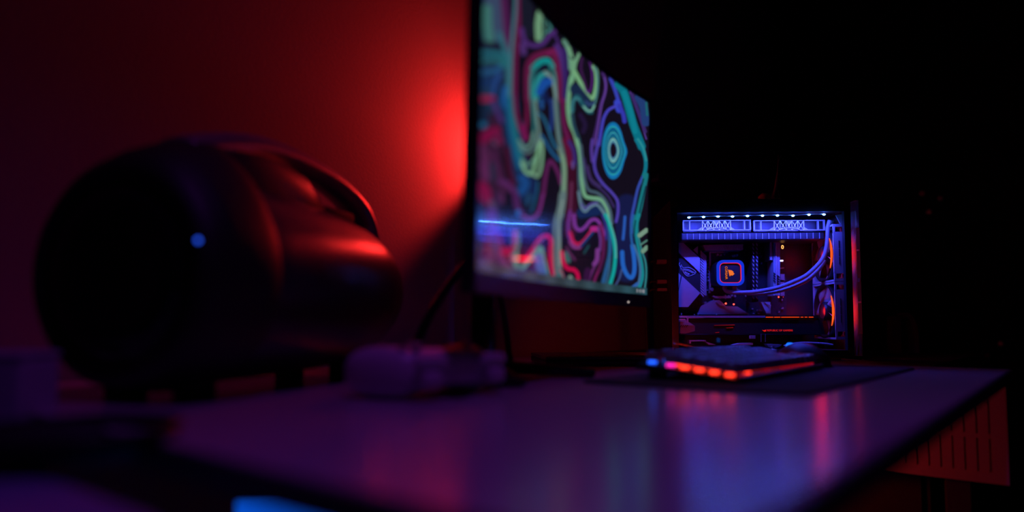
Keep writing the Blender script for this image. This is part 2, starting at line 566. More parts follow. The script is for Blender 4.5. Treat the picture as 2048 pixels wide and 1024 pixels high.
 ('D', 40, (112, 168, 132), [(180, 0), (215, 150), (225, 320), (240, 480), (270, 600), (340, 625), (430, 640), (500, 720), (540, 860)]),
 ('D', 30, (70, 92, 108), [(225, 60), (245, 250), (265, 430), (310, 540), (400, 570), (480, 640), (540, 760), (560, 900)]),
 ('D', 22, (64, 92, 110), [(200, 260), (205, 480), (230, 660), (280, 720), (350, 680), (430, 670), (490, 780), (530, 880)]),
 ('D', 24, (100, 132, 148), [(200, 560), (225, 710), (270, 770), (330, 720), (400, 700), (460, 770), (510, 860)]),
 ('D', 18, (84, 60, 150), [(230, 690), (270, 740), (330, 690), (400, 680)]),
 ('D', 24, (54, 40, 92), [(260, 200), (290, 340), (340, 450), (430, 520), (520, 610), (580, 720)]),
 ('D', 20, (62, 44, 96), [(300, 280), (340, 420), (440, 500)]),
 ('D', 32, (82, 56, 150), [(350, 0), (340, 100), (350, 230)]),
 ('D', 30, (78, 62, 168), [(420, 0), (385, 150), (370, 270), (400, 380), (470, 480), (560, 570), (620, 660), (625, 780), (605, 880)]),
 ('D', 40, (16, 116, 138), [(820, 0), (880, 90), (920, 200), (920, 320), (880, 440)]),
 ('D', 24, (40, 140, 150), [(840, -10), (900, 90), (930, 220)]),
 ('D', 30, (50, 72, 164), [(890, 400), (840, 520), (800, 700), (770, 850), (770, 1000)]),
 ('D', 60, (24, 118, 126), [(925, 380), (890, 560), (860, 720), (820, 880), (820, 1024)]),
 ('D', 14, (16, 40, 60), [(900, 420), (860, 580), (810, 800)]),
 ('D', 14, (14, 50, 66), [(925, 500), (880, 680), (840, 860)]),
 # crop E
 ('E', 100, (116, 20, 66), [(130, 0), (200, 60)]),
 ('E', 50, (88, 66, 100), [(230, 80), (250, 140)]),
 ('E', 60, (30, 60, 120), [(100, 160), (110, 360)]),
 ('E', 110, (84, 36, 120), [(230, 200), (250, 400)]),
 ('E', 70, (76, 34, 76), [(330, 0), (340, 60)]),
 ('E', 70, (74, 30, 84), [(490, 0), (510, 120), (560, 220)]),
 ('E', 36, (30, 68, 100), [(640, 0), (620, 100)]),
 ('E', 24, (28, 78, 112), [(710, 0), (690, 100), (660, 170)]),
 ('E', 34, (112, 40, 112), [(785, 0), (760, 120), (720, 220), (640, 260), (580, 230)]),
 ('E', 44, (34, 96, 170), [(520, 180), (520, 210)]),
 ('E', 60, (54, 50, 70), [(90, 430), (90, 650)]),
 ('E', 70, (90, 52, 86), [(210, 430), (240, 600), (210, 720)]),
 ('E', 44, (110, 26, 62), [(185, 500), (180, 640)]),
 ('E', 60, (92, 52, 96), [(300, 480), (320, 640), (380, 740), (450, 800)]),
 ('E', 60, (90, 56, 84), [(130, 720), (230, 740)]),
 ('E', 30, (120, 30, 70), [(310, 430), (340, 540), (370, 580)]),
 ('E', 64, (172, 12, 62), [(360, 610), (420, 610)]),
 ('E', 44, (164, 18, 66), [(430, 590), (480, 540), (490, 400)]),
 ('E', 24, (50, 88, 110), [(455, 350), (450, 480), (470, 540)]),
 ('E', 36, (78, 118, 116), [(520, 400), (520, 520), (490, 620)]),
 ('E', 60, (40, 92, 124), [(460, 660), (490, 740)]),
 ('E', 44, (80, 146, 126), [(500, 640), (500, 760), (530, 830), (580, 770), (680, 660), (760, 570), (785, 680), (840, 900)]),
 ('E', 40, (186, 16, 70), [(590, 710), (680, 580), (760, 470), (830, 440), (875, 490), (870, 620), (880, 780), (910, 910)]),
 ('E', 26, (110, 70, 100), [(700, 560), (770, 490), (790, 460)]),
 ('E', 100, (36, 92, 158), [(740, 680), (760, 780), (790, 870)]),
 ('E', 60, (30, 36, 96), [(680, 800), (690, 860)]),
 ('E', 40, (100, 24, 60), [(580, 830), (640, 850)]),
 ('E', 84, (94, 116, 118), [(1000, 0), (980, 150), (940, 300), (940, 500), (940, 700), (960, 920)]),
 ('E', 20, (66, 80, 92), [(960, 200), (930, 400), (930, 700), (945, 900)]),
 ('E', 16, (130, 150, 140), [(1000, 60), (965, 250), (965, 500), (970, 760)]),
 # crop G
 ('G', 30, (110, 46, 136), [(110, -40), (90, 100), (100, 240), (150, 330)]),
 ('G', 34, (124, 52, 150), [(150, 0), (160, 110), (210, 165), (270, 130), (330, 60), (390, 50), (440, 110), (480, 220)]),
 ('G', 60, (170, 36, 130), [(350, 150), (400, 150)]),
 ('G', 30, (190, 22, 76), [(110, 190), (150, 290), (210, 310), (270, 260), (330, 180)]),
 ('G', 40, (124, 52, 120), [(110, 290), (150, 345), (210, 350)]),
 ('G', 26, (86, 38, 84), [(70, 350), (110, 420), (160, 480)]),
 ('G', 30, (26, 54, 112), [(230, 330), (290, 260), (350, 190)]),
 ('G', 20, (26, 72, 80), [(260, 410), (310, 330)]),
 ('G', 56, (44, 98, 98), [(60, 420), (90, 490)]),
 ('G', 26, (104, 50, 130), [(410, 140), (435, 260), (430, 380)]),
 ('G', 28, (112, 26, 84), [(440, 110), (470, 260), (465, 430), (430, 560), (380, 680), (360, 770)]),
 ('G', 30, (62, 22, 62), [(490, 240), (480, 430), (430, 600)]),
 ('G', 50, (118, 54, 134), [(405, 380), (400, 480), (370, 530)]),
 ('G', 26, (96, 40, 104), [(370, 560), (330, 650), (300, 750)]),
 ('G', 70, (52, 18, 60), [(300, 600), (280, 720)]),
 ('G', 38, (202, 10, 74), [(20, 400), (40, 520), (90, 580), (150, 590), (190, 640), (200, 740)]),
 ('G', 40, (130, 150, 140), [(110, 670), (140, 720)]),
 ('G', 30, (150, 84, 104), [(10, 600), (40, 680), (100, 710)]),
 ('G', 40, (60, 110, 112), [(0, 640), (20, 720)]),
 ('G', 24, (52, 44, 130), [(455, 0), (490, 110), (500, 260)]),
 ('G', 50, (38, 88, 140), [(530, 100), (545, 260), (540, 420), (510, 560), (460, 760)]),
 ('G', 14, (26, 34, 70), [(560, 240), (560, 420), (520, 600), (480, 780)]),
 ('G', 40, (18, 160, 156), [(490, 0), (540, 120), (580, 280), (595, 430), (580, 600), (530, 780)]),
 ('G', 18, (80, 170, 160), [(510, 0), (560, 140), (600, 300), (605, 460)]),
 ('G', 24, (48, 90, 120), [(540, 460), (530, 600), (490, 780)]),
 ('G', 20, (60, 78, 130), [(590, 770), (640, 680), (665, 590)]),
 ('G', 46, (34, 96, 190), [(670, 400), (680, 540), (720, 640), (770, 675), (800, 610), (800, 480), (780, 330)]),
 ('G', 24, (36, 92, 160), [(780, 330), (765, 180), (790, 0)]),
 ('G', 30, (40, 88, 180), [(700, 20), (690, 160), (680, 260)]),
 ('G', 40, (22, 130, 140), [(850, 0), (815, 120), (820, 260), (850, 400), (880, 540), (885, 680), (840, 820)]),
 ('G', 14, (12, 48, 66), [(815, 60), (800, 220), (840, 420)]),
 ('G', 26, (60, 104, 150), [(800, 330), (840, 440), (865, 580), (850, 720), (800, 790)]),
 ('G', 18, (48, 130, 136), [(840, 210), (880, 380), (920, 500), (930, 640), (910, 820)]),
 ('G', 30, (46, 92, 170), [(690, 790), (760, 790), (830, 740)]),
 ('G', 50, (120, 152, 132), [(860, 220), (930, 165)]),
 ('G', 20, (80, 128, 116), [(870, 320), (935, 275)]),
 ('G', 48, (112, 150, 128), [(895, 390), (935, 350)]),
]

def catmull(p, k=5):
    p = np.asarray(p, float)
    if len(p) < 3:
        return p
    q = np.vstack([p[:1], p, p[-1:]])
    out = []
    for i in range(len(p) - 1):
        p0, p1, p2, p3 = q[i:i + 4]
        for t in np.linspace(0, 1, k, endpoint=False):
            out.append(.5 * (2 * p1 + (p2 - p0) * t + (2 * p0 - 5 * p1 + 4 * p2 - p3) * t * t + (3 * p1 - p0 - 3 * p2 + p3) * t ** 3))
    out.append(p[-1])
    return np.array(out)

def paint(P):
    """colour of the wallpaper at traced positions P (n,2)"""
    n = len(P)
    col = np.tile(np.array((20, 14, 28), float), (n, 1))
    def lay(a, c):
        nonlocal col
        col += (np.array(c, float) - col) * a[:, None]
    for cr, wd, c, pts in STROKES:
        ox, oy, s = CROPS[cr]
        q = catmull(pts) * s + np.array((ox, oy))
        wpx = wd * s / 2
        soft = max(1.1, wpx * .38)
        lo = q.min(0) - wpx - soft
        hi = q.max(0) + wpx + soft
        idx = np.nonzero((P[:, 0] > lo[0]) & (P[:, 0] < hi[0]) & (P[:, 1] > lo[1]) & (P[:, 1] < hi[1]))[0]
        if not len(idx):
            continue
        S = P[idx]
        best = np.full(len(idx), 1e9)
        for a, b in zip(q, q[1:]):
            ab = b - a
            t = np.clip(((S - a) @ ab) / (ab @ ab + 1e-9), 0, 1)
            best = np.minimum(best, ((S - a - t[:, None] * ab) ** 2).sum(1))
        d = np.sqrt(best)
        al = np.clip((wpx + soft * .5 - d) / soft, 0, 1)
        al = al * al * (3 - 2 * al)
        col[idx] += (np.array(c, float) - col[idx]) * al[:, None]
    # the ringed eye of the pattern
    ex, ey = 1226., 300.
    dx = P[:, 0] - ex
    dy = P[:, 1] - ey
    bul = np.where((dx > 0), 1 + .28 * np.exp(-((dy - 3) / 16) ** 2) + .1 * np.clip(dy / 40, 0, 1), 1.)
    rr = np.sqrt((dx / (22.5 * bul)) ** 2 + (dy / np.where(dy < 0, 57, 60)) ** 2)
    a = np.clip((1.0 - rr) / .05, 0, 1)
    lay(a, (18, 66, 176))
    for r0, wd, c in ((.93, .07, (16, 124, 176)), (.82, .07, (40, 170, 176)), (.70, .07, (10, 108, 140)), (.61, .05, (60, 186, 184)),
                      (.49, .08, (18, 120, 140)), (.385, .07, (132, 200, 180)), (.30, .05, (100, 160, 150))):
        a = np.clip(1.4 - np.abs(rr - r0) / (wd * .62), 0, 1)
        lay(a, c)
    for r0 in (.765, .655, .55, .44):
        a = np.clip(1 - np.abs(rr - r0) / .035, 0, 1) * .8
        lay(a, (12, 40, 70))
    lay(np.clip((.27 - rr) / .05, 0, 1), (24, 14, 28))
    return col

NU, NV = 560, 400
uu = np.linspace(-SW / 2, SW / 2, NU)
vv = np.linspace(-SH / 2, SH / 2, NV)
U, V = np.meshgrid(uu, vv)
a_ = U / RC
lx = RC * np.sin(a_)
ly0 = -(RC - RC * np.cos(a_))
ct, st_ = math.cos(mtilt), math.sin(mtilt)
ly = ly0 * ct + V * st_
lz = MCZ - DESK + V * ct - ly0 * st_
ca, sa = math.cos(mang), math.sin(mang)
wx = mc.x + lx * ca - ly * sa
wy = mc.y + lx * sa + ly * ca
wz = DESK + lz
rel = np.stack([wx - CAM.x, wy - CAM.y, wz - CAM.z], -1).reshape(-1, 3)
dd = rel @ np.array(fw)
tx = 1024 + FPX * (rel @ np.array(RIGHT)) / dd
ty = CY - FPX * (rel @ np.array(up)) / dd
colr = paint(np.stack([tx, ty], 1)).reshape(NV, NU, 3)
# task bar along the bottom with the tray at its far end
tb = np.clip((-SH / 2 + .0125 - V) / .0012, 0, 1)[..., None]
f = (U / SW + .5)[..., None]
bar = np.array((78, 68, 74.)) * (1 - f) + np.array((40, 80, 92.)) * f
bar = bar * (.9 + .12 * np.sin(U * 90)[..., None])
colr = colr * (1 - tb) + bar * tb
for k, x0 in enumerate((.262, .268, .274, .280, .287)):
    m_ = (np.abs(U - x0) < (.0015 if k < 4 else .0028)) & (np.abs(V + SH / 2 - .0062) < (.0022 if k % 2 else .003))
    colr[m_] = (150, 150, 158)
lin = colr / 255
lin = np.where(lin <= .04045, lin / 12.92, ((lin + .055) / 1.055) ** 2.4).reshape(-1, 3)

me = bpy.data.meshes.new('screen')
verts = np.stack([lx, ly, lz], -1).reshape(-1, 3)
ii = np.arange(NU * NV).reshape(NV, NU)
quads = np.stack([ii[:-1, :-1], ii[:-1, 1:], ii[1:, 1:], ii[1:, :-1]], -1).reshape(-1, 4)
me.vertices.add(len(verts))
me.vertices.foreach_set('co', verts.ravel())
me.loops.add(quads.size)
me.loops.foreach_set('vertex_index', quads.ravel().astype(np.int32))
me.polygons.add(len(quads))
me.polygons.foreach_set('loop_start', np.arange(0, quads.size, 4, dtype=np.int32))
me.polygons.foreach_set('use_smooth', np.ones(len(quads), bool))
me.update(calc_edges=True)
at = me.color_attributes.new('picture', 'FLOAT_COLOR', 'POINT')
at.data.foreach_set('color', np.concatenate([lin, np.ones((len(lin), 1))], 1).ravel().astype(np.float32))
ms = bpy.data.materials.new('lit_screen')
ms.use_nodes = True
nt = ms.node_tree
b = nt.nodes['Principled BSDF']
b.inputs['Base Color'].default_value = (.008, .008, .009, 1)
b.inputs['Roughness'].default_value = .17
b.inputs['Specular IOR Level'].default_value = .8
b.inputs['Coat Weight'].default_value = .8
b.inputs['Coat Roughness'].default_value = .035
ca_ = nt.nodes.new('ShaderNodeVertexColor')
ca_.layer_name = 'picture'
nt.links.new(ca_.outputs[0], b.inputs['Emission Color'])
b.inputs['Emission Strength'].default_value = 1.0
me.materials.append(ms)
so = bpy.data.objects.new('screen', me)
C.objects.link(so)
so.parent = mon
so['label'] = 'lit screen with teal, violet and crimson marbled swirls'

BZ, CH = .006, .021
panel_slab('back_shell', -SW / 2 - BZ, SW / 2 + BZ, -SH / 2 - CH, SH / 2 + BZ, -.012, -.0006, M_BLACK, mon)
bz = panel_slab('chin', -SW / 2 - BZ, SW / 2 + BZ, -SH / 2 - CH, -SH / 2 - .0002, -.0005, .004, M_BEZEL, mon)
panel_slab('bezel', -SW / 2 - BZ, SW / 2 + BZ, SH / 2 + .0002, SH / 2 + BZ, -.0005, .0025, M_BLACK, mon)
panel_slab('bezel', -SW / 2 - BZ, -SW / 2 - .0002, -SH / 2, SH / 2, -.0005, .0025, M_BLACK, mon, 2)
panel_slab('bezel', SW / 2 + .0002, SW / 2 + BZ, -SH / 2, SH / 2, -.0005, .0025, M_BLACK, mon, 2)
pl = scr(.222, -SH / 2 - .0145, .0042)
bm = bmesh.new()
bmesh.ops.create_icosphere(bm, subdivisions=2, radius=.0011, matrix=Matrix.Translation(pl))
obj('power_light', bm, emis('power_led', (1, .85, .8), 1.5), mon, True)
# rear bulge, neck, and splayed stand
bm = bmesh.new()
bm_box(bm, (-.11, .0115, MCZ - DESK - .11), (.11, .062, MCZ - DESK + .10), .018, 3)
obj('rear_housing', bm, M_BLACK, mon, 'auto')
NX, NYB = -.03, .115
bm = bmesh.new()
bm_tube(bm, [(NX, NYB, .012), (NX, NYB, .16), (NX, NYB - .004, .30)], [.024, .021, .018], 14, rad2=[.016, .014, .012])
obj('neck', bm, M_BLACKGLOSS, mon, 'auto')
bm = bmesh.new()
bm_box(bm, (NX - .02, .055, MCZ - DESK - .035), (NX + .02, NYB + .004, MCZ - DESK + .025), .008, 2)
obj('neck_mount', bm, M_BLACK, mon, 'auto')
def leg(tip, z0=.013, w0=.03, w1=.019):
    bm = bmesh.new()
    p0 = Vector((NX, NYB, z0 + .004))
    p1 = Vector((tip[0], tip[1], .0062))
    pts = [p0.lerp(p1, t / 6) for t in range(7)]
    bm_tube(bm, pts, [w0 + (w1 - w0) * t / 6 for t in range(7)], 12, rad2=[.011 + (.006 - .011) * t / 6 for t in range(7)])
    return obj('leg', bm, M_BLACKGLOSS, mon, 'auto')
leg((.060, -.012))
leg((-.15, .01))
leg((NX, .20), w0=.026)
for sx in (-1, 1):
    bm = bmesh.new()
    bm_tube(bm, smooth_path([(NX + sx * .01, NYB + .004, .175), (NX + sx * .045, NYB + .008, .15), (NX + sx * .10, NYB + .02, .09), (NX + sx * .14, NYB + .03, .018)], 4), .0055, 8)
    obj('brace', bm, M_BLACKGLOSS, mon, 'auto')

# ================================================================ red lamp on the wall behind the monitor
LG = .11
lp = on_y(1042, 312, WALL_Y - LG)
lamp = thing('wall_lamp', 'small red spot lamp fixed to the wall behind the monitor', 'lamp', (lp.x, WALL_Y, lp.z))
bm = bmesh.new()
bm_lathe(bm, [(0, 0), (.028, 0), (.028, -.010), (.022, -.014), (0, -.014)], 24, 'y', (.03, -.0005, -.02))
obj('wall_plate', bm, M_BLACK, lamp, 'auto')
bm = bmesh.new()
bm_tube(bm, [(.03, -.012, -.02), (.03, -LG + .015, -.02), (.022, -LG + .001, -.012)], .006, 10)
obj('arm', bm, M_BLACK, lamp, 'auto')
ldir = Vector((-.80, .30, .50)).normalized()
q = ldir.to_track_quat('Z', 'Y')
bm = bmesh.new()
bm_lathe(bm, [(0, -.05), (.018, -.05), (.026, -.03), (.030, 0), (.027, 0), (.024, -.006), (0, -.006)], 24)
hd = obj('lamp_head', bm, M_BLACK, lamp, 'auto')
hd.location = (0, -LG, 0)
hd.rotation_mode = 'QUATERNION'
hd.rotation_quaternion = q
bm = bmesh.new()
bm_lathe(bm, [(0, 0), (.0235, 0)], 24)
bu = obj('lamp_lens', bm, emis('red_lens', (1, .03, .02), 6), lamp)
bu.location = (0, -LG, 0)
bu.location += ldir * -.004
bu.rotation_mode = 'QUATERNION'
bu.rotation_quaternion = q
ld = bpy.data.lights.new('red_lamp_light', 'SPOT')
ld.spot_size = math.radians(160)
ld.spot_blend = .3
ld.shadow_soft_size = .02
ld.energy = P_RED
ld.color = (1, .022, .02)
lo = bpy.data.objects.new('red_lamp_light', ld)
C.objects.link(lo)
lo.parent = lamp
lo.location = Vector((0, -LG, 0)) + ldir * .004
lo.rotation_mode = 'QUATERNION'
lo.rotation_quaternion = (-ldir).to_track_quat('Z', 'Y')

# ================================================================ violet downlight recessed in the ceiling above the desk
dl_ = thing('ceiling_downlight_offscreen', 'round violet downlight set in the ceiling above the desk', 'light', (.12, -.12, 2.5))
bm = bmesh.new()
bm_lathe(bm, [(.05, -.0005), (.062, -.0005), (.062, -.006), (.052, -.010), (.046, -.004), (.05, -.0005)], 40)
obj('trim_ring', bm, M_MIDGREY, dl_, 'auto')
bm = bmesh.new()
bm_lathe(bm, [(0, -.003), (.0455, -.003), (.0455, -.001), (0, -.001)], 32)
obj('lens', bm, emis('violet_lens', (.42, .07, 1), 4), dl_)
ld = bpy.data.lights.new('violet_downlight_offscreen', 'SPOT')
ld.energy = P_ROOM
ld.color = (.40, .05, 1)
ld.spot_size = math.radians(84)
ld.spot_blend = 1.0
ld.shadow_soft_size = .05
lo = bpy.data.objects.new('violet_downlight_offscreen', ld)
C.objects.link(lo)
lo.parent = dl_
lo.location = (0, 0, -.012)

# ================================================================ red strip light stuck under the desk
ur = thing('under_desk_light', 'short red strip light stuck under the desk top', 'light', (.92, .50, DESK - DT - .001))
box('channel', (-.006, -.12, -.008), (.006, .12, -.0002), M_MIDGREY, ur)
box('diffuser', (.0061, -.118, -.0075), (.0075, .118, -.001), emis('red_diffuser', (1, .03, .02), 2), ur)
ld = bpy.data.lights.new('under_desk_glow', 'AREA')
ld.shape = 'RECTANGLE'
ld.size = .006
ld.size_y = .23
ld.energy = P_UNDER
ld.color = (1, .03, .02)
lo = bpy.data.objects.new('under_desk_glow', ld)
C.objects.link(lo)
lo.parent = ur
lo.location = (.009, 0, -.006)
d_ = Vector((.9, -.1, -.5)).normalized()
lo.rotation_mode = 'QUATERNION'
lo.rotation_quaternion = (-d_).to_track_quat('Z', 'Y')

# ================================================================ desktop computer
PCW, PCH, PCD = .392, .345, .26
PHI = math.radians(3.0)                       # right side a little nearer
pr = RIGHT * math.cos(PHI) - FWD * math.sin(PHI)
pi_ = RIGHT * math.sin(PHI) + FWD * math.cos(PHI)
pc_mid = CAM + ray(1524, 600) * 1.49
pc0 = Vector((pc_mid.x, pc_mid.y, DESK))
pc = thing('desktop_computer', 'black computer tower with a glass side, blue strip lights and red fans', 'computer',
           pc0, math.atan2(pr.y, pr.x))

def G(px, py, dl):
    """photo pixel -> computer-local (x, z) on the plane dl behind the glass"""
    d = ray(px, py)
    t = ((pc0 - CAM).dot(pi_) + dl) / d.dot(pi_)
    p = CAM + d * t - pc0
    return p.dot(pr), p.z

def quadpx(pts, dl):
    return [G(x, y, dl) for x, y in pts]

FT = .008                                      # feet
xl = G(1343, 560, 0)[0]
xr = G(1704, 560, 0)[0]
ztop = G(1524, 398, 0)[1]
oz0, oz1 = G(1524, 700, 0)[1], G(1524, 424, 0)[1]
ox0, ox1 = G(1356, 560, 0)[0], G(1692, 560, 0)[0]
TRAY = .165
# --- case frame
bm = bmesh.new()
bm_box(bm, (xl, 0, FT), (ox0, PCD, ztop))
bm_box(bm, (ox1, 0, FT), (xr, .012, ztop))
bm_box(bm, (ox1, PCD - .05, FT), (xr, PCD, ztop))
bm_box(bm, (ox0, 0, FT), (ox1, PCD, oz0))
bm_box(bm, (ox0, 0, oz1), (ox1, PCD, ztop))
bm_box(bm, (ox0, TRAY, oz0), (ox1, TRAY + .004, oz1))
bm_box(bm, (ox0, PCD - .003, oz0), (ox1, PCD, oz1))
obj('case_frame', bm, mat('case_paint', (.014, .014, .016), .4, bump=(500, .05)), pc)
for fx in (xl + .02, xr - .045):
    for fy in (.02, PCD - .045):
        box('foot', (fx, fy, 0), (fx + .025, fy + .025, FT), M_BLACKMATTE, pc)
gp = box('glass_panel', (xl + .001, -.0048, FT + .002), (xr - .001, -.0008, ztop - .002), glass('clear_glass', (.97, .97, .98)), pc)
gp['label'] = 'clear tempered glass side panel'
for cx_, cz_ in ((xl + .008, FT + .012), (xr - .008, FT + .012), (xl + .008, ztop - .012), (xr - .008, ztop - .012)):
    bm = bmesh.new()
    bm_lathe(bm, [(0, -.009), (.005, -.009), (.006, -.007), (.006, -.005), (0, -.005)], 16, 'y', (cx_, 0, cz_))
    obj('thumb_screw', bm, M_DARKMETAL, pc, 'auto')
# --- front panel standing off, with a frosted edge lit by the fans
fx0 = G(1712, 560, 0)[0]
box('front_panel', (xr + .012, .004, FT), (xr + .020, PCD - .01, ztop - .004), glass('smoked_glass', (.7, .66, .66), .6), pc)
M_ACRYLIC = bpy.data.materials.new('frosted_acrylic')
M_ACRYLIC.use_nodes = True
nt = M_ACRYLIC.node_tree
nt.nodes.remove(nt.nodes['Principled BSDF'])
dif, tra, mx_ = nt.nodes.new('ShaderNodeBsdfDiffuse'), nt.nodes.new('ShaderNodeBsdfTranslucent'), nt.nodes.new('ShaderNodeMixShader')
dif.inputs[0].default_value = (.6, .6, .6, 1)
tra.inputs[0].default_value = (.7, .7, .7, 1)
mx_.inputs[0].default_value = .6
nt.links.new(dif.outputs[0], mx_.inputs[1])
nt.links.new(tra.outputs[0], mx_.inputs[2])
nt.links.new(mx_.outputs[0], nt.nodes['Material Output'].inputs[0])
segs = ((455, 498), (502, 556), (564, 602), (606, 668))
for ya, yb in segs:
    za, zb = G(1716, yb, 0)[1], G(1716, ya, 0)[1]
    box('edge_diffuser', (xr + .0125, .0015, za), (xr + .0195, .0039, zb), M_ACRYLIC, pc)
# --- motherboard
mb_d = TRAY - .012
mx0, mx1 = G(1358, 560, mb_d)[0], G(1572, 560, mb_d)[0]
mz0, mz1 = G(1450, 684, mb_d)[1], G(1450, 470, mb_d)[1]
mb = box('motherboard', (max(mx0, ox0 + .001), mb_d, max(mz0, oz0 + .002)), (mx1, mb_d + .002, mz1), M_PCB, pc)

def plate(name, pts, dl, th, m, parent, label=None):
    bm = bmesh.new()
    bm_prism(bm, quadpx(pts, dl), dl, dl + th)
    return obj(name, bm, m, parent, False, label)

SD = .10                                        # depth of the shroud faces
io = plate('io_shroud', [(1358, 470), (1401, 512), (1401, 586), (1372, 618), (1358, 618)], SD + .004, .045, M_BLACK, mb)
plate('silver_plate', [(1357.5, 477), (1400, 516.5), (1400, 545.5), (1357.5, 505)], SD, .0038, M_SILVER, io)
plate('silver_plate', [(1357.5, 546.5), (1362, 551), (1357.5, 577)], SD, .0038, M_SILVER, io)
plate('silver_plate', [(1364, 552), (1400.5, 586), (1376.5, 614), (1357.5, 614), (1357.5, 582)], SD, .0038, M_SILVER, io)
plate('silver_plate', [(1387, 499.5), (1396, 492), (1395.5, 507.5)], SD, .0038, M_SILVER, io)

def strokes_px(name, lines, ox, oy, s, dl, r, m, parent, label=None):
    bm = bmesh.new()
    for ln in lines:
        pts = []
        for x, y in ln:
            a, c = G(ox + x * s, oy + y * s, dl)
            pts.append((a, dl, c))
        bm_tube(bm, smooth_path(pts, 3), r, 5)
    return obj(name, bm, m, parent, True, label)
S6 = 220 / 2048
strokes_px('eye_emblem', [
    [(185, 140), (168, 180), (196, 216), (205, 300)],
    [(208, 180), (240, 235), (340, 230), (430, 268), (486, 322), (425, 322)],
    [(212, 250), (262, 335), (312, 386), (370, 390), (430, 366), (474, 342)],
    [(232, 262), (330, 268), (400, 300), (455, 330)],
    [(240, 282), (330, 292), (395, 318), (425, 340)],
    [(272, 308), (330, 340), (360, 352), (325, 366), (285, 330), (272, 308)]],
    1340, 510, S6, SD + .002, .00055, M_SILVER, io, 'outlined eye emblem')

# voltage heatsinks with slanted fins
hs = plate('heatsink', [(1401, 500), (1413, 512), (1413, 592), (1401, 586)], SD + .01, .04, M_GREY, mb)
for k in range(15):
    y0 = 509 + k * 5.4
    plate('fin', [(1401, y0), (1407.5, y0 + 7), (1407.5, y0 + 10), (1401, y0 + 3)], SD + .006, .0039, M_MIDGREY, hs)
hs2 = plate('heatsink', [(1406, 490), (1487, 488), (1485, 500), (1411, 501)], SD + .01, .04, M_GREY, mb)
for k in range(13):
    x0 = 1444 + k * 3.2
    plate('fin', [(x0, 489.5), (x0 + 1.5, 489.5), (x0 + 4.5, 499), (x0 + 3, 499)], SD + .006, .0039, M_MIDGREY, hs2)
plate('power_header', [(1380, 480), (1398, 480), (1398, 489), (1380, 489)], SD + .015, .035, M_BLACK, mb)
# rows of small chokes and pins round the socket
ch = bmesh.new()
bm_lathe(ch, [(0, -.012), (.0022, -.012), (.0028, -.010), (.0028, 0), (0, 0)], 10, 'y')
ch_o = None
for (cx_, cy_) in [(1418, 528 + 6.6 * k) for k in range(6)] + [(1425.5, 534 + 6.6 * k) for k in range(4)] + \
                  [(1436 + 6.6 * k, 509 + (k % 2)) for k in range(3)] + [(1466 + 4.5 * k, 512 - k) for k in range(3)] + \
                  [(1451 + 6.6 * k, 591 + (k % 2)) for k in range(4)]:
    a, c = G(cx_, cy_, mb_d - .013)
    if ch_o is None:
        ch_o = obj('capacitor', ch, M_MIDGREY, mb, 'auto')
        ch_o.location = (a, mb_d, c)
    else:
        share(ch_o, 'capacitor', mb, (a, mb_d, c))
plate('socket_frame', [(1418, 502), (1456, 502), (1456, 506), (1422, 506), (1422, 586), (1418, 586)], mb_d - .012, .011, M_GREY, mb)
plate('socket_frame', [(1425, 592), (1462, 592), (1462, 596), (1432, 597)], mb_d - .014, .013, M_MIDGREY, mb)
for cx_, cy_ in ((1424.5, 579), (1412, 607)):
    a, c = G(cx_, cy_, mb_d - .02)
    bm = bmesh.new()
    bm_lathe(bm, [(0, -.02), (.0035, -.02), (.0045, -.018), (.0045, 0), (0, 0)], 16, 'y', (a, mb_d - .0002, c))
    obj('standoff_screw', bm, M_GREY, mb, 'auto')
# chipset cover and slots
plate('chipset_cover', [(1402, 612), (1428, 600), (1440, 600), (1452, 612), (1475, 613), (1500, 629), (1395, 629)], SD + .02, .03, M_GREY, mb)
plate('chipset_trim', [(1432, 604), (1441, 611), (1450, 611), (1447, 608.5), (1443, 608.5), (1435, 602)], SD + .015, .0045, M_SILVER, mb)
plate('chipset_trim', [(1522, 604), (1541, 604), (1541, 628), (1533, 628)], SD + .015, .02, M_GREY, mb)
for k in range(5):
    plate('fin', [(1528 + k * 3, 604 + k * 1.4), (1530 + k * 3, 604 + k * 1.4), (1540.5, 617 + k * 2.4 - 6), (1540.5, 619.5 + k * 2.4 - 6)], SD + .012, .0029, M_SILVER, mb)
M_REDLED = emis('red_led', (1, .05, .03), 5)
M_ORANGE = emis('orange_glow', (1, .22, .05), 1.6)
for x, y, r in ((1452, 607, .0022), (1468, 608.5, .0020), (1558, 594, .0018), (1567, 660 - 66, .0005)):
    a, c = G(x, y, SD + .008)
    bm = bmesh.new()
    bmesh.ops.create_icosphere(bm, subdivisions=2, radius=r, matrix=Matrix.Translation((a, SD + .010, c)))
    obj('status_light', bm, M_REDLED, mb, True)
a, c = G(1565, 494.5, SD + .02)
text_mesh('code_display', '0', .0125, emis('code_digit', (1, .42, .10), 3.0), mb, (a, SD + .02, c), (math.pi / 2, 0, 0))
a, c = G(1563, 521.5, SD + .02)
bm = bmesh.new()
bm_box(bm, (a - .0028, SD + .018, c - .0015), (a + .0030, SD + .021, c + .0015))
obj('status_light', bm, emis('white_led', (.75, .7, 1), 4), mb, label='white status light')

